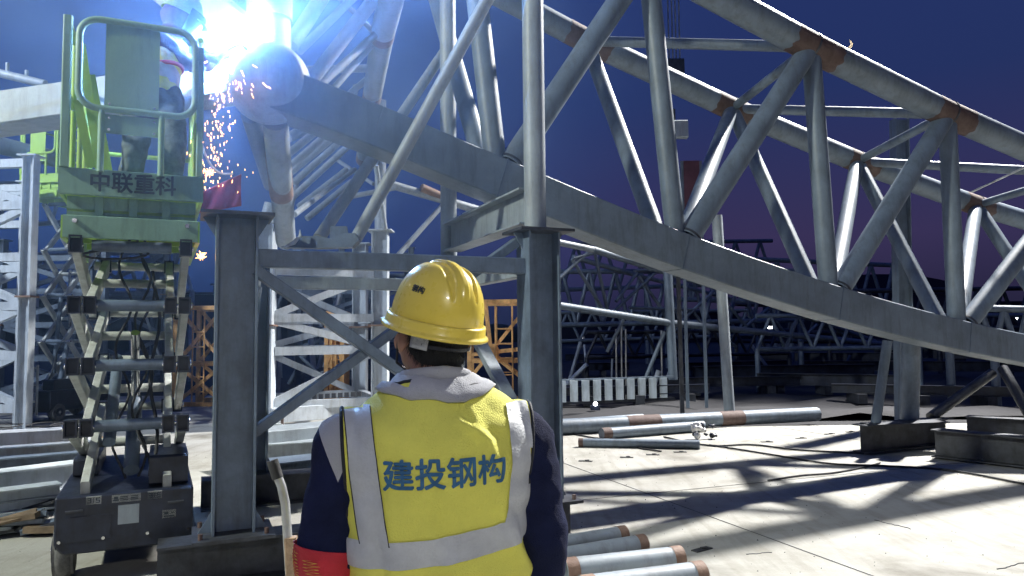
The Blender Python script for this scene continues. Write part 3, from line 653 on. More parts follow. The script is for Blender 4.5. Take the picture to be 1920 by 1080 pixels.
# dark stored beams lying in rows beyond the slab on the right
labs = ['near', 'middle', 'far']
random.seed(11)
dk = [(1060, 745, 1330, 738, .2), (1100, 728, 1500, 722, .24), (1560, 738, 1900, 748, .2), (1300, 705, 1640, 700, .35), (1500, 690, 1960, 694, .35), (1270, 690, 1480, 684, .3), (1380, 668, 1700, 670, .4), (1640, 662, 1990, 668, .5), (1060, 668, 1250, 664, .35), (1420, 720, 1680, 726, .3), (1080, 690, 1180, 688, .3)]
adj = ['nearest the pipes', 'behind the work lamp', 'left of the crib block', 'in the middle row', 'behind the crib block', 'right of the plate barrier', 'in the far row', 'at the far right', 'behind the plate barrier', 'before the far row', 'beside the stand post']
for (x0, y0, x1, y1, h), ad in zip(dk, adj):
    a, b = G(x0, y0+16), G(x1, y1+16)
    a.y = min(a.y, 60); b.y = min(b.y, 60)
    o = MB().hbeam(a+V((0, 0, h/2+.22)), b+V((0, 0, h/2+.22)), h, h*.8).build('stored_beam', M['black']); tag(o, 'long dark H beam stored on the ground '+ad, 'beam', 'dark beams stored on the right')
    for t in (.15, .5, .85):
        c = lerp(a, b, t); s_ = MB().box(c+V((0, 0, .11)), .2, .6, .21).build('timber_sleeper', M['dark']); tag(s_, {.15: 'left', .5: 'middle', .85: 'right'}[t]+' timber sleeper under the dark beam '+ad, 'sleeper', 'timber sleepers under the beams')
# white thin stakes
for i, (px, y0, y1) in enumerate([(1155, 617, 690), (1165, 612, 692), (1173, 617, 690), (1240, 620, 690)]):
    a, b = P(px, y1, 18), P(px, y0, 18); a.z = 0; o = MB().tube(a, b, .022, n=8).build('stake', M['galv']); tag(o, ['leftmost of the three close steel stakes beyond the barrier', 'middle of the three close steel stakes beyond the barrier', 'right one of the three close steel stakes beyond the barrier', 'lone thin steel stake at the right end of the plate barrier'][i], 'stake', 'steel stakes beyond the barrier')

# ------------------------------------------------------------------ pipes lying on the slab at right
def lying(a, b, r, lab, bands=(), name='steel_pipe', group='pipes lying on the slab', m='steel', hollow=False, rm='rust', z=None):
    pa, pb = G(*a), G(*b); pa.z = pb.z = r+.002 if z is None else z
    t = thing(name, (pa.x, pa.y, 0), lab, 'pipe', group)
    (MB().pipe(pa, pb, r, .010, 36) if hollow else MB().tube(pa, pb, r, n=32)).build('barrel', M[m], t)
    for f0, f1 in bands: MB().tube(lerp(pa, pb, f0), lerp(pa, pb, f1), r+.003, n=32, cap=False).build('rust_band', M[rm], t)
    return t
lying((1040, 816), (1532, 790), .125, 'longest grey pipe with two brown bands lying across the slab', [(.25, .37), (.60, .69)])
lying((1128, 824), (1318, 809), .085, 'shorter grey pipe lying before the long banded pipe', [(.0, .08)])
lying((1085, 838), (1312, 842), .06, 'thin grey pipe lying nearest on the slab with dark end', [(.0, .04)])
lying((1056, 797), (1205, 786), .05, 'thin tube behind the long banded pipe')
rp = thing('rag_bundle', G(1318, 824), 'crumpled white plastic and rags at the end of the short pipe', 'rags')
mb = MB(); c0 = G(1318, 824)
for k in range(16):
    c = c0+V((random.uniform(-.16, .16), random.uniform(-.08, .08), random.uniform(.05, .22))); mb = MB().sphere(c, random.uniform(.03, .07), random.uniform(.03, .06), random.uniform(.02, .06), 10, 7)
    for i, v in enumerate(mb.v): p = V(v); mb.v[i] = tuple(p+noise.noise_vector(p*30)*.02)
    mb.build('scrap', M['pvc'] if k % 3 else M['black'], rp)
def cable(pts, r, lab, cat='cable', group='cables on the ground', m='rubber', z=.0):
    ps = [G(*p) for p in pts]; out = []
    for i in range(len(ps)-1):
        p0, p1, p2, p3 = ps[max(i-1, 0)], ps[i], ps[i+1], ps[min(i+2, len(ps)-1)]
        for k in range(8):
            t = k/8; q = .5*((2*p1)+(-p0+p2)*t+(2*p0-5*p1+4*p2-p3)*t*t+(-p0+3*p1-3*p2+p3)*t**3); out.append(V((q.x, q.y, r+.003+z)))
    out.append(V((ps[-1].x, ps[-1].y, r+.003+z)))
    return tag(MB().wire(out, r, 8).build('cable', M[m]), lab, cat, group)
cable([(1245, 821), (1290, 831), (1340, 838), (1410, 836), (1500, 846), (1620, 852)], .013, 'black cable curving from the rags towards the crib block')
cable([(1330, 836), (1400, 847), (1480, 860), (1560, 872), (1660, 876), (1780, 884), (1920, 910)], .012, 'long black cable crossing the shadows towards the right edge')
cable([(1060, 812), (1110, 822), (1160, 828), (1200, 842), (1240, 848)], .011, 'black cable tangled across the thin pipe near the post')
cable([(1440, 903), (1500, 894), (1560, 889), (1620, 878), (1650, 870)], .010, 'thin cable lying in the light before the crib block')
# short pipes stacked at the worker's right
for i, (a, b, r, lab) in enumerate([((960, 1052), (1172, 1016), .060, 'short pipe with rusty end, farthest of the four'), ((960, 1080), (1208, 1037), .066, 'short pipe with rusty end, second farthest of the four'),
                                    ((1058, 1096), (1277, 1070), .080, 'short pipe with rusty ends, third of the four'), ((1090, 1135), (1318, 1104), .083, 'short pipe with rusty end, nearest of the four')]):
    pa, pb = G(*a), G(*b); L = (pb-pa).length
    lying(a, b, r, lab, [(1-.07/L*1.1, 1.0)]+([(0, .1)] if i >= 2 else []), 'short_pipe', 'short pipes with rusty ends', 'galv' if 0 else 'steel2', True, 'rustl')

# ------------------------------------------------------------------ stacked beams / scrap on the left and behind the worker
def beam(a, b, w_, h, z, m, lab, name='steel_beam', group='steel beams stacked on the left', H=False, dz=0):
    pa, pb = G(*a, z), G(*b, z); pa.z = pb.z = z-h/2
    mb = MB(); (mb.hbeam(pa, pb, h, w_) if H else mb.prism(pa, pb, w_, h, (0, 0, 1), .006))
    return tag(mb.build(name, M[m]), lab, 'beam', group)
beam((-60, 812), (168, 800), .36, .20, .42, 'white', 'wide pale beam with cable loops, farthest of the left stack')
beam((-60, 842), (172, 826), .18, .22, .42, 'steel2', 'grey beam second farthest in the left stack', H=True)
beam((-60, 890), (165, 862), .24, .24, .46, 'white', 'white topped beam in the middle of the left stack', H=True)
beam((-40, 862), (150, 846), .16, .2, .40, 'rackst', 'dark beam between the pale beams in the left stack', H=True)
beam((-60, 925), (112, 904), .20, .20, .36, 'white', 'white beam with brown sawn end in the left stack', H=True)
beam((-60, 945), (116, 926), .14, .14, .26, 'steel2', 'narrow grey beam nearest in the left stack', H=True)
for i, (px, py) in enumerate([(20, 860), (100, 850), (15, 905), (95, 895), (30, 948), (140, 838)]):
    c = G(px, py+18); o = MB().box((c.x, c.y+.2, .09), .16, 1.1, .18, R(8)).build('timber_sleeper', M['wood']); tag(o, 'timber sleeper beneath the left beam stack, '+['second row at the left edge', 'farther row near the lift', 'nearer row at the left edge', 'nearer row by the lift', 'nearest the offcuts', 'farthest right'][i], 'sleeper', 'timber sleepers under the left stack')
# loops of wire on the pale beam
for i, (px, py, r) in enumerate([(88, 797, .17), (130, 797, .17), (8, 800, .15)]):
    c = G(px, py, .43); tag(MB().wire([c+V((math.cos(t)*r*1.3, math.sin(t)*r*1.6, .012+.005*math.sin(3*t))) for t in [2*math.pi*k/28 for k in range(28)]], .009, 6, True).build('wire_loop', M['rubber']), ['loop of black wire on the pale beam, left one of the pair', 'loop of black wire on the pale beam, right one of the pair', 'loop of black wire at the left edge on the pale beam'][i], 'wire', 'wire loops on the pale beam')
random.seed(5)
# offcut scrap pile
wp = ['on top of', 'at the left of', 'at the right of', 'in front of', 'inside', 'behind']
for k in range(34):
    px, py = random.uniform(-20, 105), random.uniform(950, 1005); c = G(px, py+6)
    L, wd, th = random.uniform(.2, .6), random.uniform(.06, .16), random.uniform(.012, .05)
    mb = MB(); a = random.uniform(-.5, .7); z = .03+random.uniform(0, .20)*(1-abs(px-35)/90)
    d = V((math.cos(a), math.sin(a)*.6, random.uniform(-.15, .15)))
    mb.prism(c-d*L/2+V((0, 0, z)), c+d*L/2+V((0, 0, z+.02)), wd, th, (random.uniform(-.3, .3), random.uniform(-.3, .3), 1))
    o = mb.build('steel_offcut', M[random.choice(['white', 'steel2', 'wood', 'rackst', 'dark'])]); tag(o, 'flat offcut in the scrap pile at the lower left', 'offcut', 'offcuts in the scrap pile')
gi = 'steel beams lying behind the worker'
beam((505, 765), (740, 748), .30, .26, .36, 'white', 'white beam farthest behind the crossed braces', group=gi)
beam((480, 806), (760, 780), .55, .40, .48, 'steel2', 'thick concrete coloured beam behind the crossed braces', group=gi)
beam((470, 832), (770, 815), .3, .28, .34, 'steel2', 'long beam lying before the thick one behind the braces', group=gi, H=True)
beam((470, 868), (620, 852), .4, .30, .34, 'rackst', 'dark long beam just left of the worker shoulder', group=gi, H=True)
beam((1060, 858-20), (1050, 838), .3, .3, .3, 'dark', 'dark beam end beside the right post', group=gi) if 0 else None
c = G(525, 800, .42); t = thing('clamp', (c.x, c.y, .38), 'small bright clamp lying on the beam behind the braces', 'clamp')
MB().box((c.x, c.y-.1, .44), .14, .1, .06).build('jaw', M['white'], t); MB().tube((c.x+.06, c.y-.1, .44), (c.x+.06, c.y-.1, .54), .02, n=8).build('screw', M['rust'], t)
# toothed rack piece & machinery clutter behind the braces
t = thing('toothed_rack', G(640, 748), 'dark toothed steel rack lying on the white beam', 'rack')
for k in range(8):
    c = P(590+k*12, 744-k*.8, 12.9); MB().box(c, .07, .06, .08).build('tooth', M['dark'], t)
random.seed(21)
gl = ['low', 'tall', 'leaning', 'short', 'thin', 'bent']
for k in range(26):
    px = random.choice([random.uniform(0, 130), random.uniform(520, 700), random.uniform(150, 330), random.uniform(1050, 1250), random.uniform(1400, 1650)])
    Y = random.uniform(19, 30); c = P(px, 640, Y); h = random.uniform(.8, 4.0) if px < 800 else random.uniform(.6, 1.4)
    a = V((c.x, Y, 0)); b = a+V((random.uniform(-1.2, 1.2), random.uniform(-.5, .5), h))
    o = MB().tube(a, b, random.uniform(.04, .09), n=10).build('leaning_pipe', M[random.choice(['steel', 'white', 'steel2'])]); tag(o, 'loose '+('pale ' if o.data.materials[0].name.startswith(('white', 'pale')) else 'grey ')+('tall' if h > 2.2 else 'short')+(' pipe leaning in the steelwork at far left' if px < 330 else ' pipe leaning in the steelwork inside the crossed braces' if px < 800 else ' pipe lying among the dark stores on the right'), 'pipe', 'loose pipes leaning in the far steelwork')
# row of far lattice trusses on the left for the busy yard
def lattice(a, b, h, n, r, m, lab):
    t = thing('far_lattice_truss', (a.x, a.y, 0), lab, 'truss', 'far lattice trusses')
    up = V((0, 0, h)); 
    MB().tube(a, b, r*1.3, n=10).build('chord', M[m], t); MB().tube(a+up, b+up, r*1.3, n=10).build('chord', M[m], t)
    for k in range(n):
        p, q = lerp(a, b, k/n), lerp(a, b, (k+1)/n); mid = (p+q)/2+up
        MB().tube(p, mid, r, n=8).build('web_member', M[m], t); MB().tube(mid, q, r, n=8).build('web_member', M[m], t)
    for k in (0, n//2, n):
        p = lerp(a, b, k/n); MB().tube((p.x, p.y, 0), p, r*1.4, n=10).build('leg', M[m], t)
lattice(P(-60, 560, 26), P(360, 545, 28), 1.5, 8, .07, 'steel2', 'far lattice truss low behind the left tower')
lattice(P(-60, 430, 30), P(330, 400, 33), 1.8, 8, .08, 'steel2', 'far lattice truss high behind the left tower')
lattice(P(480, 590, 26), P(760, 585, 24), 1.2, 7, .06, 'steel', 'far lattice truss inside the crossed braces')
lattice(P(1040, 640, 26), P(1420, 628, 30), 1.0, 9, .05, 'steel', 'far low lattice truss beyond the plate barrier')
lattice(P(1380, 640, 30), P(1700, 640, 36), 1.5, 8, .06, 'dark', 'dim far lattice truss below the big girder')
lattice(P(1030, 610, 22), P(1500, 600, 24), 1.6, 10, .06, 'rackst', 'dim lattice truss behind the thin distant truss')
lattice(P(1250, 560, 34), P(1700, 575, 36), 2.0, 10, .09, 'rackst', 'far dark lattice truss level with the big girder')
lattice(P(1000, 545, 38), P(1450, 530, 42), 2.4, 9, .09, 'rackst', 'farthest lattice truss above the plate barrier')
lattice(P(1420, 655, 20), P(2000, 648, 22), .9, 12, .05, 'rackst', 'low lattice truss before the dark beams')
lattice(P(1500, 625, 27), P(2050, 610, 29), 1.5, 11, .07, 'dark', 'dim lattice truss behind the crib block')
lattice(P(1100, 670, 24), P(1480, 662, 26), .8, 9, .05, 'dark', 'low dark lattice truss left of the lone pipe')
lattice(P(1780, 655, 16), P(2000, 665, 15), .9, 5, .06, 'steel', 'dim lattice truss low at the right edge')
# long dim pipe at far left above tower
o = MB().tube(P(-20, 268, 14), P(112, 300, 15), .17, n=20).build('overhead_pipe', M['steel']); tag(o, 'dim thick pipe crossing in front of the far green lift', 'pipe')
o = MB().tube(P(-30, 130, 12), P(85, 158, 12), .07, n=16).build('overhead_rail', M['steel2']); tag(o, 'pale tube end sticking out above the left white girder', 'pipe')
for j, (px, py) in enumerate([(14, 118), (50, 132)]):
    o = MB().tube(P(px, py, 12), P(px, py+22, 12), .03, n=10).build('clamp_post', M['steel2']); tag(o, ['small post on the pale tube, left one', 'small post on the pale tube, right one'][j], 'post', 'small posts on the pale tube')
# ================================================================== SCISSOR LIFTS
def lift(name, label, loc, rz, nst, sh, Lh, W, zb=.58, pl=1.85, dark='black', deckm='unlit_lime', railm='lime', detail=True, gate=True, armw=.055, armh=.11):
    t = thing(name, (0, 0, 0), label, 'scissor lift', 'scissor lifts'); t.matrix_basis = Matrix()
    cl = 1.85
    # chassis
    mb = MB(); w2 = W/2
    sec = [(-w2, .26), (-w2+.05, .20), (w2-.05, .20), (w2, .26), (w2, zb-.01), (-w2, zb-.01)]
    vs = [(x, 0, z) for x, z in sec]+[(x, cl, z) for x, z in sec]
    mb.add(vs, [(0, 1, 2, 3, 4, 5), (11, 10, 9, 8, 7, 6)]+[(i, i+6, (i+1) % 6+6, (i+1) % 6) for i in range(6)])
    ch = mb.build('chassis', M[dark], t, .012)
    MB().box((0, .02, .40), W*.98, .03, .32, 0, .01).build('end_panel', M[dark], t)
    MB().box((w2*.62, .42, zb+.10), W*.30, .62, .20, 0, .015).build('battery_box', M[dark], t)
    MB().box((-w2*.72, 1.2, zb+.06), W*.2, .9, .12, 0, .01).build('tray', M[dark], t)
    for x in (-1, 1):
        for y in (.22, cl-.24):
            c = V((x*(w2-.045), y, .19)); wh = thing('wheel', (0, 0, 0), None, None); wh.matrix_basis = Matrix()
            bpy.data.objects.remove(wh)
            o = MB().wire([c+V((0, math.cos(a)*.135, math.sin(a)*.135)) for a in [2*math.pi*k/32 for k in range(32)]], .055, 12, True)
            o.tube(c-V((.06, 0, 0)), c+V((.06, 0, 0)), .165, n=32)
            wo_ = o.build('wheel', M['tyre'], t)
            MB().tube(c+V((x*.055, 0, 0)), c+V((x*.072, 0, 0)), .085, n=20).build('hub', M[dark], wo_)
            MB().tube(c+V((x*.07, 0, 0)), c+V((x*.080, 0, 0)), .03, n=8).build('hub_cap', M['chrome'], wo_)
    # arms
    am = M['armgrey']; y0, y1 = (cl-Lh)/2+.0, (cl+Lh)/2
    if detail: y0, y1 = .06, .06+Lh
    xo, xi = w2-.075, w2-.165
    z = zb+.02
    for s in range(nst):
        za, zc = z+s*sh, z+(s+1)*sh
        for sgn in (-1, 1):
            MB().prism((sgn*xo, y0, zc if s % 1 == 0 else za), (sgn*xo, y1, za), armw, armh, (0, 0, 1), .006).build('scissor_arm', am, t)
            MB().prism((sgn*xi, y0, za), (sgn*xi, y1, zc), armw, armh, (0, 0, 1), .006).build('scissor_arm', am, t)
            for (x, y, zz) in ((xo, y0, zc), (xi, y0, za+.0 if s else za), (xo, y1, za), (xi, y1, zc)):
                if s == 0 and zz == za: continue
                if detail:
                    pb = MB(); bw, bh, L = .078, .115, .10
                    yy = y-L/2
                    for (dx, dz, ww, hh) in ((-bw/2+.005, 0, .01, bh), (bw/2-.005, 0, .01, bh), (0, bh/2-.005, bw-.02, .01), (0, -bh/2+.005, bw-.02, .01)):
                        pb.prism((sgn*x+dx, yy-.02, zz+dz), (sgn*x+dx, yy+L, zz+dz), ww, hh)
                    pb.prism((sgn*x, yy+.03, zz), (sgn*x, yy+.036, zz), bw-.02, bh-.02)
                    pb.build('pivot_box', M['black'], t)  # all black, putting the shade inside the open tube end into colour
                MB().tube((sgn*(x-.045), y, zz), (sgn*(x+.05), y, zz), .020, n=12).build('pivot_pin', M['chrome'], t)
        MB().tube((-xi, (y0+y1)/2, (za+zc)/2), (xi, (y0+y1)/2, (za+zc)/2), .034, n=16).build('cross_tube', am, t)
        MB().tube((-xo, y1, zc), (xo, y1, zc), .036, n=16).build('cross_tube', am, t)
        MB().tube((-xi, y0+.03, zc), (xi, y0+.03, zc), .040, n=16).build('cross_tube', M['rackst'], t)
    zt = z+nst*sh
    # hydraulic ram
    mid = (y0+y1)/2
    MB().tube((.02, y0+.15, zb+.10), (.02, mid, zb+.1+sh*1.1), .050, n=18).build('ram_barrel', M['rackst'], t)
    MB().tube((.02, mid, zb+.1+sh*1.1), (.02, y0+.35, zb+sh*2.6), .030, n=16).build('ram_rod', M['chrome'], t)
    MB().tube((-.12, y0+.15, zb+.3), (-.12, y1-.5, zb+sh*2.1), .04, n=16).build('ram_barrel', M['rackst'], t)
    MB().wire([(.15+.03*math.sin(k*.9), .15+k*.06, zb+.1+k*.12) for k in range(int((zt-zb)/.12))], .012, 6).build('hose', M['rubber'], t)
    # deck
    dm = M[deckm]; W2 = W/2+.03; zt += .04
    MB().box((0, .008, zt+.075), W*1.0, .02, .15, 0, .004).build('lower_plate', dm, t)
    for sgn in (-1, 1): MB().prism((sgn*W2*.93, .03, zt+.075), (sgn*W2*.93, pl-.03, zt+.075), .03, .15).build('side_channel', M[railm], t)
    MB().box((0, pl/2, zt+.19), W*.96, pl-.1, .018).build('under_tray', M[railm], t)
    for x in (-.25, 0, .25): MB().prism((x*W, .03, zt+.12), (x*W, .03+.01, zt+.30), .05, .02).build('gusset', dm, t)
    MB().box((0, .06, zt+.24), W*.96, .02, .17).build('recess_plate', dm, t)
    for y in (.4, .85, 1.3): MB().box((0, y, zt+.1), W*.9, .05, .08).build('cross_member', M[railm], t)
    MB().box((0, .0, zt+.375), W2*2, .028, .18, 0, .005).build('toe_board', dm, t)
    MB().box((0, pl/2, zt+.30), W*.98, pl-.05, .03).build('deck', M[railm], t)
    for sgn in (-1, 1): MB().box((sgn*(W2-.013), pl/2, zt+.375), .022, pl-.05, .17).build('toe_board', M[railm], t)
    MB().box((0, pl-.01, zt+.375), W2*2-.06, .024, .17).build('toe_board', M[railm], t)
    zd = zt+.465; rh = 1.02
    cm_ = dm
    MB().prism((-W2+.03, -.012, zd), (-W2+.03, -.012, zd+rh), .055, .05, (0, 1, 0), .008).build('corner_post', cm_, t)
    MB().prism((W2-.03, -.012, zd), (W2-.03, -.012, zd+rh*.91), .045, .045, (0, 1, 0), .008).build('corner_post', cm_, t)
    def rr(x0, x1, z0, z1, r, y, n=6):
        pts = []
        for cx, cz, a0 in ((x1-r, z1-r, 0), (x0+r, z1-r, 90), (x0+r, z0+r, 180), (x1-r, z0+r, 270)):
            pts += [(cx+r*math.cos(R(a0+90*k/n)), y, cz+r*math.sin(R(a0+90*k/n))) for k in range(n+1)]
        return pts
    if gate:
        gz = zd+.41
        MB().wire(rr(-W2+.10, W2-.065, gz, zd+rh, .12, -.035), .023, 12, True).build('gate_frame', cm_, t)
        MB().box((-.02, -.034, (gz+zd+rh)/2), .33, .006, rh-.44).build('gate_plate', cm_, t)
        for x in (-.20, .165): MB().tube((x, -.035, zd-.02), (x, -.035, gz), .021, n=12).build('gate_leg', cm_, t)
        MB().box((-.02, -.034, zd+.31), .33, .006, .13).build('gate_plate', cm_, t)
        MB().prism((-.20, -.03, zd+.05), (.165, -.03, zd+.0501), .02, .02) 
        for x in (-.155, .12):
            for zz in (gz+.035, zd+.27, zd+.35): MB().tube((x, -.045, zz), (x, -.038, zz), .008, n=8).build('bolt', M['chrome'], t)
    rm = M[railm]
    for sgn in (-1, 1):
        x = sgn*(W2-.03)
        for zz in (zd+.02, zd+.52, zd+rh*.98): MB().tube((x, .02, zz), (x, pl-.02, zz), .020, n=12).build('side_rail', rm, t)
        for y in (.45, .95, 1.4, pl-.02): MB().tube((x, y, zd-.02), (x, y, zd+rh*.98), .019, n=12).build('rail_post', rm, t)
    for zz in (zd+.52, zd+rh*.98): MB().tube((-W2+.03, pl-.02, zz), (W2-.03, pl-.02, zz), .020, n=12).build('end_rail', rm, t)
    return t, zt, zd
def finish(t, loc, rz): t.matrix_basis = Matrix.Translation(V(loc)) @ Matrix.Rotation(rz, 4, 'Z')
RZL = R(25.5)
lf, zt, zd = lift('scissor_lift', 'near green scissor lift with dark chassis carrying the welder, left of the stand', None, 0, 4, .405, 1.58, .82)
place_text('中联重科', .145, (.0, -.0165, zt+.372), (1, 0, 0), (0, 0, 1), M['ink'], lf, .0035, 'lettering', .92)
# stickers on the end panel
def sticker(x, z, w_, h, glyph, par, name='sticker'):
    o = MB().box((x, .002, z), w_, .004, h).build(name, M['sticker'], par)
    mb = MB()
    for gx, gz, gw, gh in glyph: mb.box((x+gx*w_, -.001, z+gz*h), gw*w_, .002, gh*h)
    if glyph:
        q = mb.build('marking', M['ink'], o)
icon = [(-.28, .26, .26, .10), (-.19, .12, .07, .2), (-.28, 0, .24, .09), (-.18, -.14, .07, .2), (-.28, -.28, .26, .1), (0, 0, .04, .6), (.28, .26, .26, .10), (.18, .12, .07, .2), (.28, 0, .24, .09), (.37, -.14, .07, .2), (.28, -.28, .26, .1)]
sticker(-.19, .535, .088, .052, icon, lf); sticker(.17, .535, .088, .052, icon, lf)
sticker(.0, .532, .17, .050, [(-.36, .1, .14, .36), (-.36, -.2, .2, .16), (-.08, .2, .28, .12), (-.08, 0, .28, .1), (-.08, -.22, .28, .1), (.28, .2, .26, .12), (.28, -.02, .26, .12), (.28, -.24, .26, .1)], lf)
sticker(.26, .40, .085, .055, [(-.2, .1, .3, .3), (.25, .1, .2, .1), (.0, -.25, .7, .14)], lf)
MB().box((.015, .001, .425), .125, .004, .125).build('data_plate', M['steel2'], lf)
for x in (-.30, .30): MB().box((x, -.004, .475), .10, .012, .018, 0, .004).build('handle', M['dark'], lf)
MB().box((-.22, .0, .36), .26, .006, .16, 0, .002).build('hatch', M['black'], lf)
for x in (-.38, -.13, .13, .38): MB().tube((x, -.016, .29), (x, .0, .29), .011, n=6).build('bolt', M['chrome'], lf)
for x in (-.34, .34): MB().tube((x, -.030, zt+.11), (x, .0, zt+.11), .016, n=6).build('bolt', M['chrome'], lf)
for k, x in enumerate((.06, .09, -.06)):
    MB().wire([(x+.05*math.sin(j*.7+k), .25+.02*j+.03*math.cos(j*.5+k), .62+j*.07) for j in range(26)], .009, 6).build('hose', M['rubber'], lf)
MB().wire([(-.1+.2*math.sin(j*.5), .12+.05*math.cos(j*.9), zt-.02-.10*math.sin(j/14*math.pi)) for j in range(15)], .008, 6).build('hose', M['rubber'], lf)
# spare lime webbing straps hanging inside the basket
for (x0, x1, y, a, b) in ((-.36, -.22, .30, .95, .0), (-.31, -.17, .5, .80, .02), (-.36, -.27, .15, .5, .05)):
    MB().prism((x0, y, zd+a), (x1, y+.05, zd+b), .055, .02, (0, 1, 0)).build('folded_rail', M['lime'], lf)
finish(lf, (-2.58, 5.0, 0), RZL)
lf2, zt2, zd2 = lift('scissor_lift', 'far scissor lift with lime green basket raised high at the left edge', None, 0, 4, .93, .80, .78, zb=.62, pl=1.25, railm='lime', deckm='lime', detail=False, gate=True, armw=.06, armh=.10)
for z in (.3, .62, .95):
    MB().tube((-.2, -.12, z+.12), (.2, -.12, z+.12), .02, n=8).build('step', M['armgrey'], lf2)
for x in (-.2, .2): MB().tube((x, -.12, .15), (x, -.12, 1.12), .022, n=8).build('ladder_rail', M['armgrey'], lf2)
c = P(101, 700, 14.4)
finish(lf2, (P(62, 700, 14.4).x, 14.4, 0), R(-8))

# ================================================================== FIGURES
def fuse(mb, name, voxel, m, parent, smooth=3, disp=None, mats=None):
    me = mb.mesh(name); o = bpy.data.objects.new(name+'_src', me); COL.objects.link(o)
    md = o.modifiers.new('r', 'REMESH'); md.mode = 'VOXEL'; md.voxel_size = voxel; md.adaptivity = 0
    s = o.modifiers.new('s', 'SMOOTH'); s.iterations = smooth; s.factor = .6
    dg = bpy.context.evaluated_depsgraph_get(); dg.update()
    me2 = bpy.data.meshes.new_from_object(o.evaluated_get(dg)); bpy.data.objects.remove(o)
    me2.name = name
    if disp:
        nn = [v.normal.copy() for v in me2.vertices]
        for v, n in zip(me2.vertices, nn): v.co = v.co+n*disp(v.co)
    me2.polygons.foreach_set('use_smooth', [True]*len(me2.polygons)); me2.materials.clear(); me2.materials.append(m); me2.update()
    o2 = bpy.data.objects.new(name, me2); COL.objects.link(o2)
    if parent is not None: o2.parent = parent; o2.matrix_parent_inverse = parent.matrix_basis.inverted()
    return o2
def basis(d, up):
    d = V(d).normalized(); s = d.cross(V(up)).normalized(); u = s.cross(d); return Matrix((s, d, u)).transposed()   # x side, y forward, z up
def limb(mb, pts, radii, n=14):
    out = []; rr = []
    for i in range(len(pts)-1):
        for k in range(6): t = k/6; out.append(lerp(pts[i], pts[i+1], t)); rr.append(radii[i]*(1-t)+radii[i+1]*t)
    out.append(V(pts[-1])); rr.append(radii[-1]); mb.wire(out, 0, n, radii=rr)
    for p, r in zip(pts, radii): mb.sphere(p, r*.99, nu=14, nv=8)
def hand(mb, wr, d, palm_n, side, grow=1.0, curl=.45):
    """palm plus five unequal curled fingers; side=+1 thumb towards cross(d,n)"""
    d = V(d).normalized(); n = V(palm_n); n = (n-d*n.dot(d)).normalized(); s = d.cross(n)*side; g_ = grow
    c = V(wr)+d*.045*g_
    mb.sphere(c, .042*g_, .05*g_, .017*g_, 16, 10, Matrix((s, d, n)).transposed())
    for k, (off, L) in enumerate(((.028, .070), (.009, .078), (-.010, .072), (-.028, .056))):
        p = V(wr)+d*.078*g_+s*off*g_; pts = [p-d*.02]; a = 0
        for j, f in enumerate((.45, .30, .25)):
            a += curl*(1.0 if j else .6); p = p+(d*math.cos(a)+n*math.sin(a))*L*f*g_; pts.append(p)
        mb.wire(pts, 0, 10, radii=[.010*g_, .0098*g_, .009*g_, .0078*g_]); mb.sphere(pts[-1], .0078*g_, nu=10, nv=6)
    p = V(wr)+d*.025*g_+s*.030*g_; q = p+(d*.6+s*.75+n*.3).normalized()*.035*g_; r_ = q+(d*.9+s*.25+n*.5).normalized()*.030*g_
    mb.wire([p-s*.01, p, q, r_], 0, 10, radii=[.013*g_, .0125*g_, .011*g_, .009*g_]); mb.sphere(r_, .009*g_, nu=10, nv=6)
def head(mb, c, B, neck, chest):
    """skull, jaw, nose, ears; B columns = side, forward, up"""
    c = V(c); f = lambda x, y, z: c+B @ V((x, y, z))
    mb.sphere(f(0, -.008, .02), .076, .095, .092, 26, 16, B); mb.sphere(f(0, .025, -.045), .058, .066, .070, 20, 12, B)
    mb.sphere(f(0, .055, -.085), .030, .026, .022, 12, 8, B); mb.sphere(f(0, .098, -.022), .012, .018, .015, 12, 8, B); mb.wire([f(0, .088, .012), f(0, .106, -.02)], 0, 8, radii=[.008, .011])
    mb.sphere(f(0, .084, -.056), .022, .010, .008, 12, 8, B)
    mb.sphere(f(0, .080, .018), .055, .016, .012, 16, 8, B)
    for s in (-1, 1): mb.sphere(f(s*.080, -.002, -.015), .010, .020, .032, 12, 10, B); mb.sphere(f(s*.045, .055, -.03), .025, .03, .03, 12, 8, B)
    limb(mb, [c+B @ V((0, -.012, -.05)), neck, chest], [.058, .057, .07])
def eyes(par, c, B):
    for s in (-1, 1):
        p = V(c)+B @ V((s*.031, .082, 0)); o = MB().sphere(p, .0125, nu=12, nv=8).build('eye', M['sticker'], par); MB().sphere(p+B @ V((0, .009, 0)), .0055, nu=8, nv=6).build('iris', M['ink'], o)

# ------------------------------------------------------------------ foreground worker (local: x right, y forward, z up)
WK = thing('person', (0, 0, 0), 'worker seen from behind in yellow hard hat and yellow hi-vis vest, watching the welding', 'person'); WK.matrix_basis = Matrix()
HY, HP = R(24), R(13)
Bh = (Matrix.Rotation(HY, 3, 'Z') @ Matrix.Rotation(HP, 3, 'X') @ Matrix.Rotation(R(4), 3, 'Y'))
HC = V((-.005, .035, 1.582)); NECK = V((0, .0, 1.48))
shL, elL, wrL = V((-.200, .0, 1.322)), V((-.250, -.015, 1.075)), V((-.235, .09, .845))
shR, elR, wrR = V((.200, .0, 1.322)), V((.250, -.01, 1.075)), V((.250, .07, .835))
hipL, knL, anL = V((-.10, .0, .92)), V((-.12, .01, .50)), V((-.14, -.02, .09))
hipR, knR, anR = V((.10, .0, .92)), V((.13, .02, .50)), V((.15, .0, .09))
mb = MB(); head(mb, HC, Bh, NECK, V((0, -.01, 1.42)))
mb.sphere((0, 0, 1.25), .165, .105, .20); mb.sphere((0, 0, 1.0), .15, .10, .16); mb.sphere((0, 0, 1.38), .16, .07, .06)
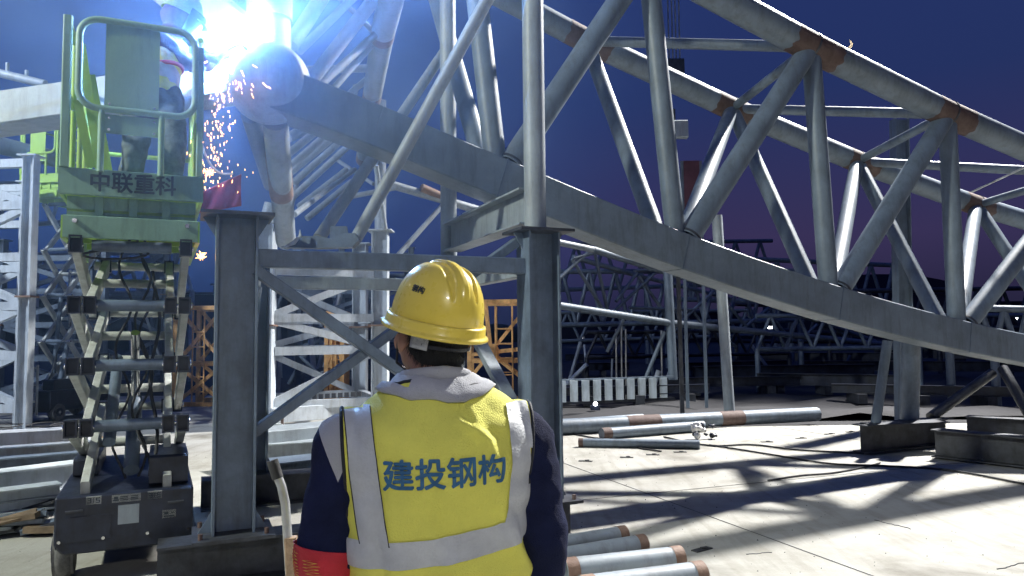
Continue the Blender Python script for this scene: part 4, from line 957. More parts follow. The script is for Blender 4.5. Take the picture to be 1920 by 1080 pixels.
for a in ((shL, elL, wrL), (shR, elR, wrR)): limb(mb, a, [.05, .042, .028])
for a in ((hipL, knL, anL), (hipR, knR, anR)): limb(mb, a, [.085, .055, .036]); limb(mb, [a[2], a[2]+V((0, .14, -.05))], [.035, .03])
hand(mb, wrL+V((0, 0, -.01)), (.05, .25, -1), (.9, .2, 0), 1, 1.0); hand(mb, wrR+V((0, 0, -.01)), (-.03, .25, -1), (-.9, .2, 0), -1, 1.0)
body = fuse(mb, 'body', .0062, M['skin'], WK, 2)
eyes(WK, HC, Bh)
# jacket
def ringloft(mb, rings, n=48):
    vs = []
    for (z, rx, ry, cx, cy, e_) in rings:
        for k in range(n):
            a = 2*math.pi*k/n; ca, sa = math.cos(a), math.sin(a)
            vs.append((cx+rx*math.copysign(abs(ca)**e_, ca), cy+ry*math.copysign(abs(sa)**e_, sa), z))
    fs = [(j*n+k, j*n+(k+1) % n, (j+1)*n+(k+1) % n, (j+1)*n+k) for j in range(len(rings)-1) for k in range(n)]
    fs += [tuple(range(n-1, -1, -1)), tuple(range((len(rings)-1)*n, len(rings)*n))]
    mb.add(vs, fs, True)
TR = [(.84, .185, .125, 0, 0, .9), (.95, .190, .135, 0, 0, .9), (1.05, .188, .138, 0, 0, .88), (1.15, .192, .140, 0, 0, .85), (1.25, .203, .145, 0, -.004, .82), (1.32, .210, .142, 0, -.006, .82),
      (1.365, .196, .128, 0, -.006, .86), (1.405, .160, .112, 0, -.002, .92), (1.438, .122, .094, 0, .0, .97), (1.468, .092, .080, 0, .004, 1), (1.492, .075, .070, 0, .006, 1)]
torso = MB(); ringloft(torso, TR)
for s in (shL, shR): torso.sphere(s+V((0, -.004, -.012)), .074, .078, .070)
jk = MB(); jk.v = list(torso.v); jk.f = list(torso.f); jk.sm = list(torso.sm)
limb(jk, (shL, lerp(shL, elL, .5), elL, wrL), [.076, .070, .062, .050], 18); limb(jk, (shR, lerp(shR, elR, .5), elR, wrR), [.076, .069, .060, .050], 18)
# collar
jk.wire([V((math.cos(a)*.072, .006+math.sin(a)*.070, 1.478-.012*math.sin(a))) for a in [2*math.pi*k/36 for k in range(36)]], .016, 10, True)
def wr_j(p):
    w_ = noise.noise(V((p.x*9, p.y*9, p.z*16)))*.008+abs(noise.noise(V((p.x*14, p.y*14, p.z*26+p.x*20))))*.004
    if abs(p.x) > .19: w_ += math.sin(p.z*70+p.x*40+4*noise.noise(p*7))*.0035*noise.noise(V((p.x*5, p.y*5, p.z*6+9)))*2.2
    return w_+.004
# dark blue work cloth with a pale grey shoulder yoke (a dyed two-colour jacket)
def two_tone():
    m = mat('navy_jacket_with_grey_yoke', (.012, .017, .055), .9, 0, .2, 9, .5, 380, spec=.15)
    t = m.node_tree; b = t.nodes['Principled BSDF']; src = b.inputs['Base Color'].links[0].from_socket
    tc = t.nodes.new('ShaderNodeTexCoord'); sp = t.nodes.new('ShaderNodeSeparateXYZ'); t.links.new(tc.outputs['Object'], sp.inputs[0])
    # yoke edge: z > 1.405 over the shoulders, pointed panel running down the left upper arm
    def mth(op, a=None, b_=None, c=None):
        n = t.nodes.new('ShaderNodeMath'); n.operation = op
        for i, x in enumerate((a, b_, c)):
            if x is None: continue
            if isinstance(x, (int, float)): n.inputs[i].default_value = x
            else: t.links.new(x, n.inputs[i])
        return n.outputs[0]
    X, Z = sp.outputs['X'], sp.outputs['Z']
    tip = mth('MULTIPLY', mth('ABSOLUTE', mth('ADD', X, .222)), 2.6)          # distance from the panel's middle line
    lo = mth('ADD', 1.245, tip)
    left = mth('MULTIPLY', mth('GREATER_THAN', Z, lo), mth('LESS_THAN', X, -.17))
    yoke = mth('MULTIPLY', mth('GREATER_THAN', Z, 1.405), mth('LESS_THAN', X, .5))
    f = mth('MAXIMUM', left, yoke)
    mx = t.nodes.new('ShaderNodeMixRGB'); t.links.new(f, mx.inputs[0]); t.links.new(src, mx.inputs[1]); mx.inputs[2].default_value = (.40, .41, .44, 1)
    t.links.new(mx.outputs[0], b.inputs['Base Color']); return m
M['jacket'] = two_tone()
jacket = fuse(jk, 'jacket', .0075, M['jacket'], WK, 3, wr_j)
# vest: star-shaped shell grown over the torso
tm = MB(); tm.v = list(torso.v); tm.f = list(torso.f); tm.sm = list(torso.sm)
for s, e_ in ((shL, elL), (shR, elR)): limb(tm, (s, lerp(s, e_, .25)), [.074, .062], 18)
tmp = fuse(tm, 'tmp', .010, M['vest'], None, 6)
dg = bpy.context.evaluated_depsgraph_get(); bv = BVHTree.FromObject(tmp, dg)
C0 = V((0, 0, 1.24)); NU, NV1, NV2 = 200, 50, 70
def fold(x, y, z):
    p = V((x, y, z)); back = 1 if y < 0 else .4
    f = noise.noise(V((x*6, y*4, z*5)))*.012+abs(noise.noise(V((x*9+z*7, y*5, z*6-x*5+7))))*.020
    f += math.sin((x*.8+z*.25)*44+3*noise.noise(p*5))*.0028*max(0, noise.noise(V((x*5+3, y*3, z*4)))+.25)*2
    # pull folds fanning from the right shoulder blade and a sag above the belt
    for (ax, az, bx, bz, wd, am) in ((.10, 1.33, .035, 1.38, .010, .006), (.115, 1.20, .165, 1.06, .011, .008), (.10, 1.16, .20, .98, .012, .007), (-.13, 1.18, -.11, .98, .012, -.004), (.06, 1.40, .12, 1.27, .012, .005), (-.02, 1.14, .06, .96, .018, .005)):
        d = V((bx-ax, bz-az)); q = V((x-ax, z-az)); tt = max(0, min(1, q.dot(d)/d.dot(d))); ds = (q-d*tt).length
        f += 2.3*am*math.exp(-(ds/wd)**2)*math.sin(math.pi*min(1, max(0, .15+.7*tt)))*back
    return f
vs = []; 
for j in range(NV1+NV2+1):
    for i in range(NU):
        ph = 2*math.pi*i/NU
        if j <= NV1: z = .80+(C0.z-.80)*j/NV1; o_ = V((0, 0, z)); d = V((math.cos(ph), math.sin(ph), 0))
        else: e_ = R(84)*(j-NV1)/NV2; o_ = C0; d = V((math.cos(ph)*math.cos(e_), math.sin(ph)*math.cos(e_), math.sin(e_)))
        h = bv.ray_cast(o_+d*.9, -d)
        p = h[0] if h[0] else o_+d*.15
        nrm = h[1] if h[0] else d
        vs.append(p+nrm*(.016+fold(p.x, p.y, p.z)))
fs = [(j*NU+i, j*NU+(i+1) % NU, (j+1)*NU+(i+1) % NU, (j+1)*NU+i) for j in range(NV1+NV2) for i in range(NU)]
me = bpy.data.meshes.new('vest'); me.from_pydata(vs, [], fs); bm = bmesh.new(); bm.from_mesh(me)
def armx(z):      # half width of the vest at a height: armhole line
    return .196+.014*max(0, min(1, (z-1.18)/.2))
for sg in (-1, 1):
    gg = [f for f in bm.faces if f.calc_center_median().z > 1.155 and f.calc_center_median().x*sg > .1]
    ge = list({e_ for f in gg for e_ in f.edges}); gv = list({v for f in gg for v in f.verts})
    bmesh.ops.bisect_plane(bm, geom=gg+ge+gv, plane_co=(sg*.203, 0, 1.2), plane_no=(sg*1, 0, -.07))
kill = [f for f in bm.faces if (abs(f.calc_center_median().x)-.203-.07*(f.calc_center_median().z-1.2) > 0 and f.calc_center_median().z > 1.155)
        or (f.calc_center_median().z > 1.40 and (f.calc_center_median()-V((0, .03, f.calc_center_median().z))).length < .128)
        or (f.calc_center_median().y > .03 and abs(f.calc_center_median().x) < .008 and f.calc_center_median().z > .5)]
bmesh.ops.delete(bm, geom=kill, context='FACES')
bmesh.ops.delete(bm, geom=[v for v in bm.verts if not v.link_faces], context='VERTS')
for _ in range(2): bmesh.ops.smooth_vert(bm, verts=[v for v in bm.verts if not v.is_boundary], factor=.4, use_axis_x=True, use_axis_y=True, use_axis_z=True)
bd = [v for v in bm.verts if v.is_boundary]
for _ in range(6):
    nw = {}
    for v in bd:
        nb = [e_.other_vert(v) for e_ in v.link_edges if e_.is_boundary]
        if len(nb) == 2: nw[v] = v.co*.4+(nb[0].co+nb[1].co)*.3
    for v, c_ in nw.items(): v.co = c_
loops = []; seen = set()
for v in bd:
    if v in seen: continue
    lp = [v]; seen.add(v); cur = v
    while True:
        nx = [e_.other_vert(cur) for e_ in cur.link_edges if e_.is_boundary and e_.other_vert(cur) not in seen]
        if not nx: break
        cur = nx[0]; seen.add(cur); lp.append(cur)
    if len(lp) > 20: loops.append([x.co.copy() for x in lp])
bm.to_mesh(me); bm.free(); me.polygons.foreach_set('use_smooth', [True]*len(me.polygons)); me.materials.append(M['vest'])
vest = bpy.data.objects.new('vest', me); COL.objects.link(vest); vest.parent = WK
md = vest.modifiers.new('thick', 'SOLIDIFY'); md.thickness = .0022; md.offset = -1
for lp in loops: MB().wire(lp, .0042, 8, True).build('piping', M['piping'], vest)
bpy.data.objects.remove(tmp)
dg = bpy.context.evaluated_depsgraph_get(); dg.update(); bv = BVHTree.FromObject(vest, dg)
def drape(x, z, off):
    h = bv.ray_cast(V((x, -1, z)), V((0, 1, 0)))
    return (h[0]+h[1].normalized()*(off if h[1].y < 0 else -off)) if h[0] else None
def strip(pts, wd, name='reflective_strip', m='reflect', off=.0035, nw=8, step=.006):
    ps = [V((x, z)) for x, z in pts]; seg = []
    for i in range(len(ps)-1):
        L = (ps[i+1]-ps[i]).length; n = max(1, int(L/step))
        for k in range(n): seg.append(ps[i]*(1-k/n)+ps[i+1]*(k/n))
    seg.append(ps[-1]); vs = []; rows = []
    for i, p in enumerate(seg):
        d = (seg[min(i+1, len(seg)-1)]-seg[max(i-1, 0)]).normalized(); nr = V((-d.y, d.x)); row = []
        for k in range(nw+1):
            q = p+nr*(k/nw-.5)*wd; h = drape(q.x, q.y, off)
            row.append(len(vs) if h else None)
            if h: vs.append(h)
        rows.append(row)
    fs = []
    for i in range(len(rows)-1):
        for k in range(nw):
            f = (rows[i][k], rows[i+1][k], rows[i+1][k+1], rows[i][k+1])
            if None not in f: fs.append(f)
    return MB().add(vs, fs, True).build(name, M[m], vest)
strip([(-.182, 1.415), (-.166, 1.28), (-.150, 1.16), (-.142, 1.108)], .060)
strip([(.180, 1.415), (.182, 1.28), (.168, 1.16), (.164, 1.140)], .058)
strip([(-.200, 1.086), (-.10, 1.090), (0, 1.098), (.10, 1.112), (.200, 1.132)], .062)
for dx in (-.0305, .0305):
    strip([(-.182+dx, 1.415), (-.166+dx, 1.28), (-.150+dx, 1.16), (-.142+dx, 1.11)], .0022, 'seam', 'piping', .0042, 1)
# lettering on the back
def draped_text(s, size, cx, cz, rot, off, m, par, bold, project, name, sq=1.0):
    mb = MB()
    for tm_, dx, dy, g_ in text_stack(s, size, bold):
        bm = bmesh.new(); bm.from_mesh(tm_); bpy.data.meshes.remove(tm_); bmesh.ops.triangulate(bm, faces=bm.faces[:])
        one_text(bm, cx, cz, rot, off+g_, project, sq, dx, dy); mb.add([v.co.copy() for v in bm.verts], [tuple(v.index for v in f.verts) for f in bm.faces], True); bm.free()
    o = mb.build(name, M[m], None); o.parent = par; return o
def one_text(bm, cx, cz, rot, off, project, sq, dx, dy):
    xs = [v.co.x for v in bm.verts]; ys = [v.co.y for v in bm.verts]
    g_ = min(xs)
    while g_ < max(xs): g_ += .007; bmesh.ops.bisect_plane(bm, geom=bm.verts[:]+bm.edges[:]+bm.faces[:], plane_co=(g_, 0, 0), plane_no=(1, 0, 0))
    g_ = min(ys)
    while g_ < max(ys): g_ += .007; bmesh.ops.bisect_plane(bm, geom=bm.verts[:]+bm.edges[:]+bm.faces[:], plane_co=(0, g_, 0), plane_no=(0, 1, 0))
    for v in bm.verts:
        x, y = (v.co.x+dx)*sq, v.co.y+dy; x, y = x*math.cos(rot)-y*math.sin(rot), x*math.sin(rot)+y*math.cos(rot)
        h = project(cx+x, cz+y, off)
        v.co = h if h else V((cx+x, -.17, cz+y))
    bm.verts.index_update()
draped_text('建投钢构', .0715, .006, 1.268, R(1.5), .0022, 'blueink', vest, .0017, drape, 'lettering', .93)
# flipped grey collar of the jacket
bvj = BVHTree.FromObject(jacket, bpy.context.evaluated_depsgraph_get())
mb = MB(); n = 64; vs = []
for j in range(5):
    for k in range(n):
        a = 2*math.pi*k/n; rr_ = .070+.016*j; x_, y_ = math.cos(a)*rr_*1.06, .006+math.sin(a)*rr_*1.02; zz = 1.484-.004*math.sin(a)-.015*j
        for bq in (bv, bvj):
            h = bq.ray_cast(V((x_, y_, 1.56)), V((0, 0, -1)))
            if h[0]: zz = max(zz, h[0].z+.014)
        zz = min(zz, 1.492-.003*j)
        vs.append((x_, y_, zz+noise.noise(V((x_*30, y_*30, j*.6)))*.003))
mb.add(vs, [(j*n+k, (j+1)*n+k, (j+1)*n+(k+1) % n, j*n+(k+1) % n) for j in range(4) for k in range(n)], True)
M['greycloth'] = mat('grey_collar_cloth', (.40, .41, .44), .85, 0, .08, 12, .4, 300)
co = mb.build('collar', M['greycloth'], jacket); md = co.modifiers.new('s', 'SOLIDIFY'); md.thickness = .006
# trousers and boots
mb = MB(); mb.sphere((0, 0, .96), .175, .12, .13)
for a in ((hipL, knL, anL), (hipR, knR, anR)): limb(mb, a, [.105, .078, .062])
fuse(mb, 'trousers', .010, M['navy'], WK, 3, lambda p: math.sin(p.z*60+4*noise.noise(p*6))*.003)
for a in (anL, anR):
    mb = MB(); limb(mb, [a+V((0, 0, .10)), a+V((0, 0, -.02)), a+V((0, .09, -.045)), a+V((0, .17, -.05))], [.058, .055, .045, .038]); mb.box(a+V((0, .07, -.08)), .09, .27, .02, 0, .006)
    fuse(mb, 'boot', .008, M['black'], WK, 2)
# hair
hb_ = MB(); hb_.sphere(HC+Bh @ V((0, -.010, .022)), .0805, .100, .098, 40, 28, Bh); hb_.sphere(HC+Bh @ V((0, -.045, -.035)), .062, .058, .052, 30, 20, Bh)
hm = fuse(hb_, 'hair', .005, M['hair'], WK, 2, lambda p: noise.noise(p*70)*.0022)
bm = bmesh.new(); bm.from_mesh(hm.data); Bi = Bh.inverted()
kl = []
for f in bm.faces:
    q = Bi @ (f.calc_center_median()-HC)
    if q.y > .055-(.03 if q.z < .0 else 0) or (q.z < -.008 and q.y > -.012) or q.z < -.082: kl.append(f)
bmesh.ops.delete(bm, geom=kl, context='FACES'); bm.to_mesh(hm.data)
random.seed(3); sv = []; sf = []; fl = [f for f in bm.faces if (Bi @ (f.calc_center_median()-HC)).z < .02]
for k in range(5200):
    f = random.choice(fl); p = f.calc_center_median()+V((random.uniform(-.003, .003), 0, random.uniform(-.003, .003))); nrm = f.normal
    dr = (nrm*.5+Bh @ V((random.uniform(-.35, .35), -.1, -1))).normalized(); L = random.uniform(.008, .017); s_ = nrm.cross(dr).normalized()*.0006
    b0 = len(sv); sv += [p-s_, p+s_, p+dr*L]; sf.append((b0, b0+1, b0+2))
bm.free(); st = MB().add(sv, sf).build('hair_strands', M['hair'], hm); st['kind'] = 'stuff'
# hard hat
def hat(par, c, B, m, label=None, mtext=None):
    NUh, NVh = 240, 110; vs = []; a_, b_, h_ = .1045, .131, .146
    def pt(E, ph):
        ce, se = max(0, math.cos(E))**.78, math.sin(E)**.98
        x, y, z = a_*ce*math.cos(ph), b_*ce*math.sin(ph), h_*se
        d = 0; el = max(0, min(1, (z-.055)/.05)); el = el*el*(3-2*el)
        if y < .09:
            def st(v, e0, e1):
                t_ = max(0, min(1, (v-e0)/(e1-e0))); return t_*t_*(3-2*t_)
            d += .0050*(1-st(abs(x), .0065, .0095))*el                                  # middle rib
            for sg in (-1, 1):
                xc = sg*(.027+.10*max(0, .146-z)*.62); hw = .0085*st(z, .060, .118); d -= .0065*(1-st(abs(x-xc), hw*.8, hw+.0035))*st(z, .058, .075)   # two flutes
        n = V((x/a_**2, y/b_**2, z/h_**2)).normalized(); return V((x, y, z))+n*d
    for j in range(NVh+1):
        E = math.pi/2*j/NVh*.999
        for i in range(NUh): vs.append(pt(E, 2*math.pi*i/NUh))
    fs = [(j*NUh+i, j*NUh+(i+1) % NUh, (j+1)*NUh+(i+1) % NUh, (j+1)*NUh+i) for j in range(NVh) for i in range(NUh)]
    # rim band + brim
    prof = [(.0, .003), (.0065, .0015), (.0085, -.004), (.0095, -.018), (.012, -.022), (.016, -.025), (.0185, -.029), (.0175, -.033), (.013, -.033), (.005, -.028), (.001, -.018)]
    o0 = len(vs)
    for (r_, z) in prof:
        for i in range(NUh):
            ph = 2*math.pi*i/NUh; pk = max(0, math.sin(ph))**6*.045*(r_/.0155); base = V((a_*math.cos(ph), b_*math.sin(ph), 0)); n = V((math.cos(ph)/a_, math.sin(ph)/b_, 0)).normalized()
            vs.append(base+n*(r_+pk)+V((0, 0, z-pk*.2)))
    fs += [(o0+(j+1)*NUh+i, o0+(j+1)*NUh+(i+1) % NUh, o0+j*NUh+(i+1) % NUh, o0+j*NUh+i) for j in range(len(prof)-1) for i in range(NUh)]
    vs = [V(c)+B @ V(v) for v in vs]
    o = MB().add(vs, fs, True).build('hard_hat', m, par); md = o.modifiers.new('s', 'SOLIDIFY'); md.thickness = .002; md.offset = -1
    return o
HB = HC+Bh @ V((0, -.004, .046))
ht = hat(WK, HB, Bh, M['yellow'])
hbv = BVHTree.FromObject(ht, bpy.context.evaluated_depsgraph_get())
def hatp(u, v, off):     # u along the left-rear side of the shell, v up
    az = math.pi*1.5-1.10+u/.118; o_ = HB+Bh @ V((math.cos(az)*.5, math.sin(az)*.5, .075+v+.12)); tgt = HB+Bh @ V((0, 0, .045+v*.8))
    d = (tgt-o_).normalized(); h = hbv.ray_cast(o_, d); return h[0]-d*off*1.2 if h[0] else None
draped_text('钢构', .024, 0, 0, R(-6), .0012, 'ink', ht, .0004, hatp, 'lettering')
# head harness: pale adjuster tabs behind the ears, nape band, chin strap
def tab(az, w_, z0, z1, m='pvc', nm='harness_tab'):
    n = 6; vs = []
    for j in range(7):
        for k in range(n+1):
            a = az+(k/n-.5)*w_; z = z0+(z1-z0)*j/6; rr_ = 1+.02*(z < -.03)
            vs.append(HC+Bh @ V((math.cos(a)*.088*rr_*(1-.9*max(0, -z-.01)), math.sin(a)*.107*rr_*(1-1.4*max(0, -z-.01)), z)))
    o = MB().add(vs, [(j*(n+1)+k, j*(n+1)+k+1, (j+1)*(n+1)+k+1, (j+1)*(n+1)+k) for j in range(6) for k in range(n)], True).build(nm, M[m], ht)
    md = o.modifiers.new('s', 'SOLIDIFY'); md.thickness = .002; return o
tab(math.pi*1.5-.92, .46, .035, -.022, 'reflect'); tab(math.pi*1.5+.90, .30, .035, -.020, 'reflect')
tab(math.pi*1.5, 1.7, -.006, -.016, 'black', 'nape_band')
for s in (-1, 1):
    MB().wire([HC+Bh @ V((s*.086, .0, .03)), HC+Bh @ V((s*.083, .012, -.03)), HC+Bh @ V((s*.068, .03, -.08)), HC+Bh @ V((s*.02, .05, -.108))], .003, 6).build('chin_strap', M['piping'], ht)
# red armband with gold print, left upper arm
mb = MB(); a0, a1 = lerp(shL, elL, .93), lerp(elL, wrL, .42); n = 28; vs = []
for j in range(12):
    t_ = j/11; c_ = lerp(lerp(shL, elL, .95), elL, min(1, t_*2.2)) if t_ < .45 else lerp(elL, wrL, (t_-.45)*.9)
    ax_ = (elL-shL).normalized() if t_ < .45 else (wrL-elL).normalized(); s1 = ax_.orthogonal().normalized(); s1 = V((1, 0, 0))-ax_*ax_.x; s1.normalize(); s2 = ax_.cross(s1)
    for k in range(n):
        a = 2*math.pi*k/n; r_ = .0745-.006*t_+.002*math.sin(3*a+j*.8); vs.append(c_+(s1*math.cos(a)+s2*math.sin(a))*r_)
arm = mb.add(vs, [(j*n+k, j*n+(k+1) % n, (j+1)*n+(k+1) % n, (j+1)*n+k) for j in range(11) for k in range(n)], True).build('armband', M['red'], jacket)
md = arm.modifiers.new('s', 'SOLIDIFY'); md.thickness = .002
abv = BVHTree.FromObject(arm, bpy.context.evaluated_depsgraph_get())
def armp(x, z, off):
    d = V((.75, 1, 0)).normalized(); o_ = V((elL.x, elL.y, z))-d*.5+V((1, -.75, 0)).normalized()*x; h = abv.ray_cast(o_, d); return h[0]-d*off if h[0] else o_+d*.42
for q, (dz, dx) in enumerate(((1.062, -.045), (1.045, .012))): 
    mbq = MB(); vs = []
    for k in range(40):
        x_ = dx+.018*math.sin(k*1.3)+random.uniform(-.003, .003); z_ = dz-.035+k*.0016
        h0, h1 = armp(x_-.004, z_, .0015), armp(x_+.004, z_, .0015); vs += [h0, h1]
    mbq.add(vs, [(2*k, 2*k+1, 2*k+3, 2*k+2) for k in range(39)]).build('gold_print', M['gold'], arm)
WPOS = P(818, 700, 1.86)
WK.matrix_basis = Matrix.Translation(V((WPOS.x, 1.86, 0))) @ Matrix.Rotation(R(11), 4, 'Z') @ Matrix.Diagonal((1.06, 1.0, 1.0, 1))

# ------------------------------------------------------------------ welder on the basket
deckz = zt+.315
def onlift(x, y, z): return (Matrix.Translation(V((-2.58, 5.0, 0))) @ Matrix.Rotation(RZL, 4, 'Z')) @ V((x, y, z))
WD = thing('person', onlift(.1, .6, deckz), 'welder on the green lift leaning right with shield down, welding the ball joint', 'person')
pel = onlift(.08, .50, deckz+.84); chs = P(303, 92, 5.66); hdc = P(338, 34, 5.72); nk = lerp(chs, hdc, .45)
hA = P(425, 98, 5.93); hBq = P(405, 112, 5.85)
fwd = (ARC-hdc).normalized(); Bw = basis(V((fwd.x, fwd.y*.6, fwd.z+.05)), (0, 0, 1))
sdv = V((.25, -.95, 0)).normalized()
s1_, s2_ = chs+sdv*.17+V((0, 0, .02)), chs-sdv*.17+V((0, 0, .02))
e1_ = lerp(s1_, hBq, .5)+V((0, -.02, -.12)); e2_ = lerp(s2_, hA, .5)+V((0, 0, -.10))
mb = MB(); head(mb, hdc, Bw, nk, chs); mb.sphere(chs, .15, .11, .15); limb(mb, [pel, lerp(pel, chs, .5), chs], [.11, .10, .10])
limb(mb, [s1_, e1_, hBq], [.045, .04, .028]); limb(mb, [s2_, e2_, hA], [.045, .04, .028])
hp = [(onlift(-.02, .52, deckz+.84), onlift(.0, .36, deckz+.44), onlift(-.06, .50, deckz+.07)), (onlift(.20, .50, deckz+.84), onlift(.25, .38, deckz+.45), onlift(.22, .55, deckz+.07))]
for a in hp: limb(mb, a, [.08, .055, .036]); limb(mb, [a[2], a[2]+V((.1, -.05, -.03))], [.034, .028])
hand(mb, hBq, ARC-hBq, (0, 0, -1), 1, 1.0, .6); hand(mb, hA, ARC-hA, (0, 0, -1), -1, 1.0, .6)
fuse(mb, 'body', .0085, M['skin'], WD, 2); eyes(WD, hdc, Bw)
mb = MB(); Bc_ = basis((chs-pel), (0, 1, 0))
mb.sphere(lerp(pel, chs, .98), .19, .16, .15, rot=basis(sdv, (0, 0, 1))); limb(mb, [pel, lerp(pel, chs, .5), chs], [.16, .15, .165])
mb.sphere(chs+V((-.05, 0, .06)), .14, .15, .10)
limb(mb, [s1_, e1_, lerp(e1_, hBq, .9)], [.078, .064, .048]); limb(mb, [s2_, e2_, lerp(e2_, hA, .9)], [.078, .064, .048])
wrk = lambda p: noise.noise(p*14)*.014+noise.noise(p*30)*.005+.004
fuse(mb, 'jacket', .011, M['purple'], WD, 2, wrk)
mb = MB(); limb(mb, [lerp(pel, chs, .12), lerp(pel, chs, .5), lerp(pel, chs, .86)], [.178, .172, .182])
fuse(mb, 'vest', .011, M['vest'], WD, 2, wrk)
mb = MB(); limb(mb, [lerp(pel, chs, .30), lerp(pel, chs, .38)], [.186, .186]); fuse(mb, 'reflective_strip', .011, M['reflect'], WD, 1, wrk)
mb = MB(); mb.wire([lerp(pel, chs, .5)+V((math.cos(a)*.19, math.sin(a)*.17, .05*math.cos(a))) for a in [2*math.pi*k/30 for k in range(30)]], .016, 8, True).build('harness_strap', M['red'], WD)
mb = MB(); mb.sphere(pel, .17, .15, .14)
for a in hp: limb(mb, a, [.115, .088, .068])
fuse(mb, 'trousers', .012, M['jean'], WD, 2, wrk)
for a in hp:
    mb = MB(); limb(mb, [a[2]+V((0, 0, .08)), a[2], a[2]+V((.10, -.05, -.02))], [.052, .052, .042]); fuse(mb, 'boot', .010, M['black'], WD, 1)
for p, d in ((hBq, ARC-hBq), (hA, ARC-hA)):
    mb = MB(); hand(mb, p, d, (0, 0, -1), 1 if p is hBq else -1, 1.22, .6); limb(mb, [p-d.normalized()*.10, p+d.normalized()*.02], [.052, .036]); fuse(mb, 'glove', .007, M['brown'], WD, 1)
# cloth hood, hard hat and face shield
mb = MB(); mb.sphere(hdc+Bw @ V((0, -.02, .0)), .105, .125, .125, rot=Bw); limb(mb, [nk+V((0, 0, 0)), lerp(nk, chs, .6)], [.09, .13])
fuse(mb, 'hood', .010, M['purple'], WD, 3, lambda p: noise.noise(p*22)*.008)
hat(WD, hdc+Bw @ V((0, -.0, .055)), Bw @ Matrix.Diagonal((1.12, 1.08, 1.05)), M['lime'])
vs = []; n = 18
for j in range(9):
    for k in range(n+1):
        a = R(20)+R(140)*k/n; z = .075-.235*j/8; r_ = 1-.12*(j/8)**2; vs.append(hdc+Bw @ V((math.cos(a)*.135*r_, math.sin(a)*.165*r_+.01, z)))
sh_ = MB().add(vs, [(j*(n+1)+k, j*(n+1)+k+1, (j+1)*(n+1)+k+1, (j+1)*(n+1)+k) for j in range(8) for k in range(n)], True).build('face_shield', M['shield'], WD)
md = sh_.modifiers.new('s', 'SOLIDIFY'); md.thickness = .004
# torch with lead
tz = thing('welding_torch', hA, 'welding torch with hanging pale lead at the arc', 'torch')
MB().tube(lerp(hA, ARC, -.25), lerp(hA, ARC, .55), .014, n=14).build('handle', M['black'], tz)
MB().tube(lerp(hA, ARC, .5), lerp(hA, ARC, .92), .009, .004, n=12).build('nozzle', M['chrome'], tz)
ps = [hA, P(372, 135, 5.8), P(366, 190, 5.7), P(372, 240, 5.7), P(385, 290, 5.75), P(408, 322, 5.8), P(438, 326, 5.9)]; out = []
for i in range(len(ps)-1):
    p0, p1, p2, p3 = ps[max(i-1, 0)], ps[i], ps[i+1], ps[min(i+2, len(ps)-1)]
    for k in range(8):
        t_ = k/8; out.append(.5*((2*p1)+(-p0+p2)*t_+(2*p0-5*p1+4*p2-p3)*t_*t_+(-p0+3*p1-3*p2+p3)*t_**3))
MB().wire(out, .009, 8).build('lead', M['pvc'], tz)
# red tarp slung beside the basket
vs = []; n = 16
for j in range(n+1):
    for k in range(n+1):
        u, v_ = j/n, k/n; px = 352+ (452-352)*u; top = 372-46*u; bot = 402-16*u
        p = P(px, top+(bot-top)*v_+ (14*math.sin(v_*3)*(1-u)), 5.75+.25*u+.03*math.sin(u*14+v_*5)); vs.append(p)
o = MB().add(vs, [(j*(n+1)+k, (j+1)*(n+1)+k, (j+1)*(n+1)+k+1, j*(n+1)+k+1) for j in range(n) for k in range(n)], True).build('red_cloth', M['redcloth']); tag(o, 'red fire cloth hanging beside the lift basket below the arc', 'cloth')
md = o.modifiers.new('s', 'SOLIDIFY'); md.thickness = .004

# ------------------------------------------------------------------ hand cart whose handle stands left of the worker
hc = thing('hand_cart', (P(540, 900, 2.75).x, 2.9, 0), 'hand cart with bent steel handle and black grip standing left of the worker', 'cart')
Yc = 2.75; pts = [P(511, 866, Yc), P(519, 890, Yc), P(528, 912, Yc), P(535, 945, Yc), P(538, 985, Yc), P(540, 1022, Yc+.01)]; pe = pts[-1]
sm = []
for i in range(len(pts)-1):
    for k in range(5): sm.append(lerp(pts[i], pts[i+1], k/5))
sm += [pe, pe+V((.02, .02, -.35)), pe+V((.03, .05, -.62))]
MB().wire(sm, .0165, 14).build('handle', M['galv'], hc)
MB().tube(P(510.5, 863, Yc), P(521, 897, Yc), .0205, n=18).build('grip', M['rubber'], hc)
MB().prism(pe+V((.012, -.004, .03)), pe+V((.02, .0, -.14)), .045, .04, (0, 1, 0), .008).build('bracket', M['brown'], hc)
q = pe+V((.03, .05, 0)); MB().box((q.x+.1, q.y+.25, .18), .5, .7, .05, 0, .01).build('deck', M['dark'], hc)
for dx in (-.12, .32):
    for dy in (.0, .5): MB().tube((q.x+dx-.02, q.y+dy, .08), (q.x+dx+.02, q.y+dy, .08), .08, n=24).build('wheel', M['rubber'], hc)
for dx in (-.12, .32):
    for dy in (.0, .5): MB().box((q.x+dx, q.y+dy, .13), .02, .05, .10).build('fork', M['dark'], hc)

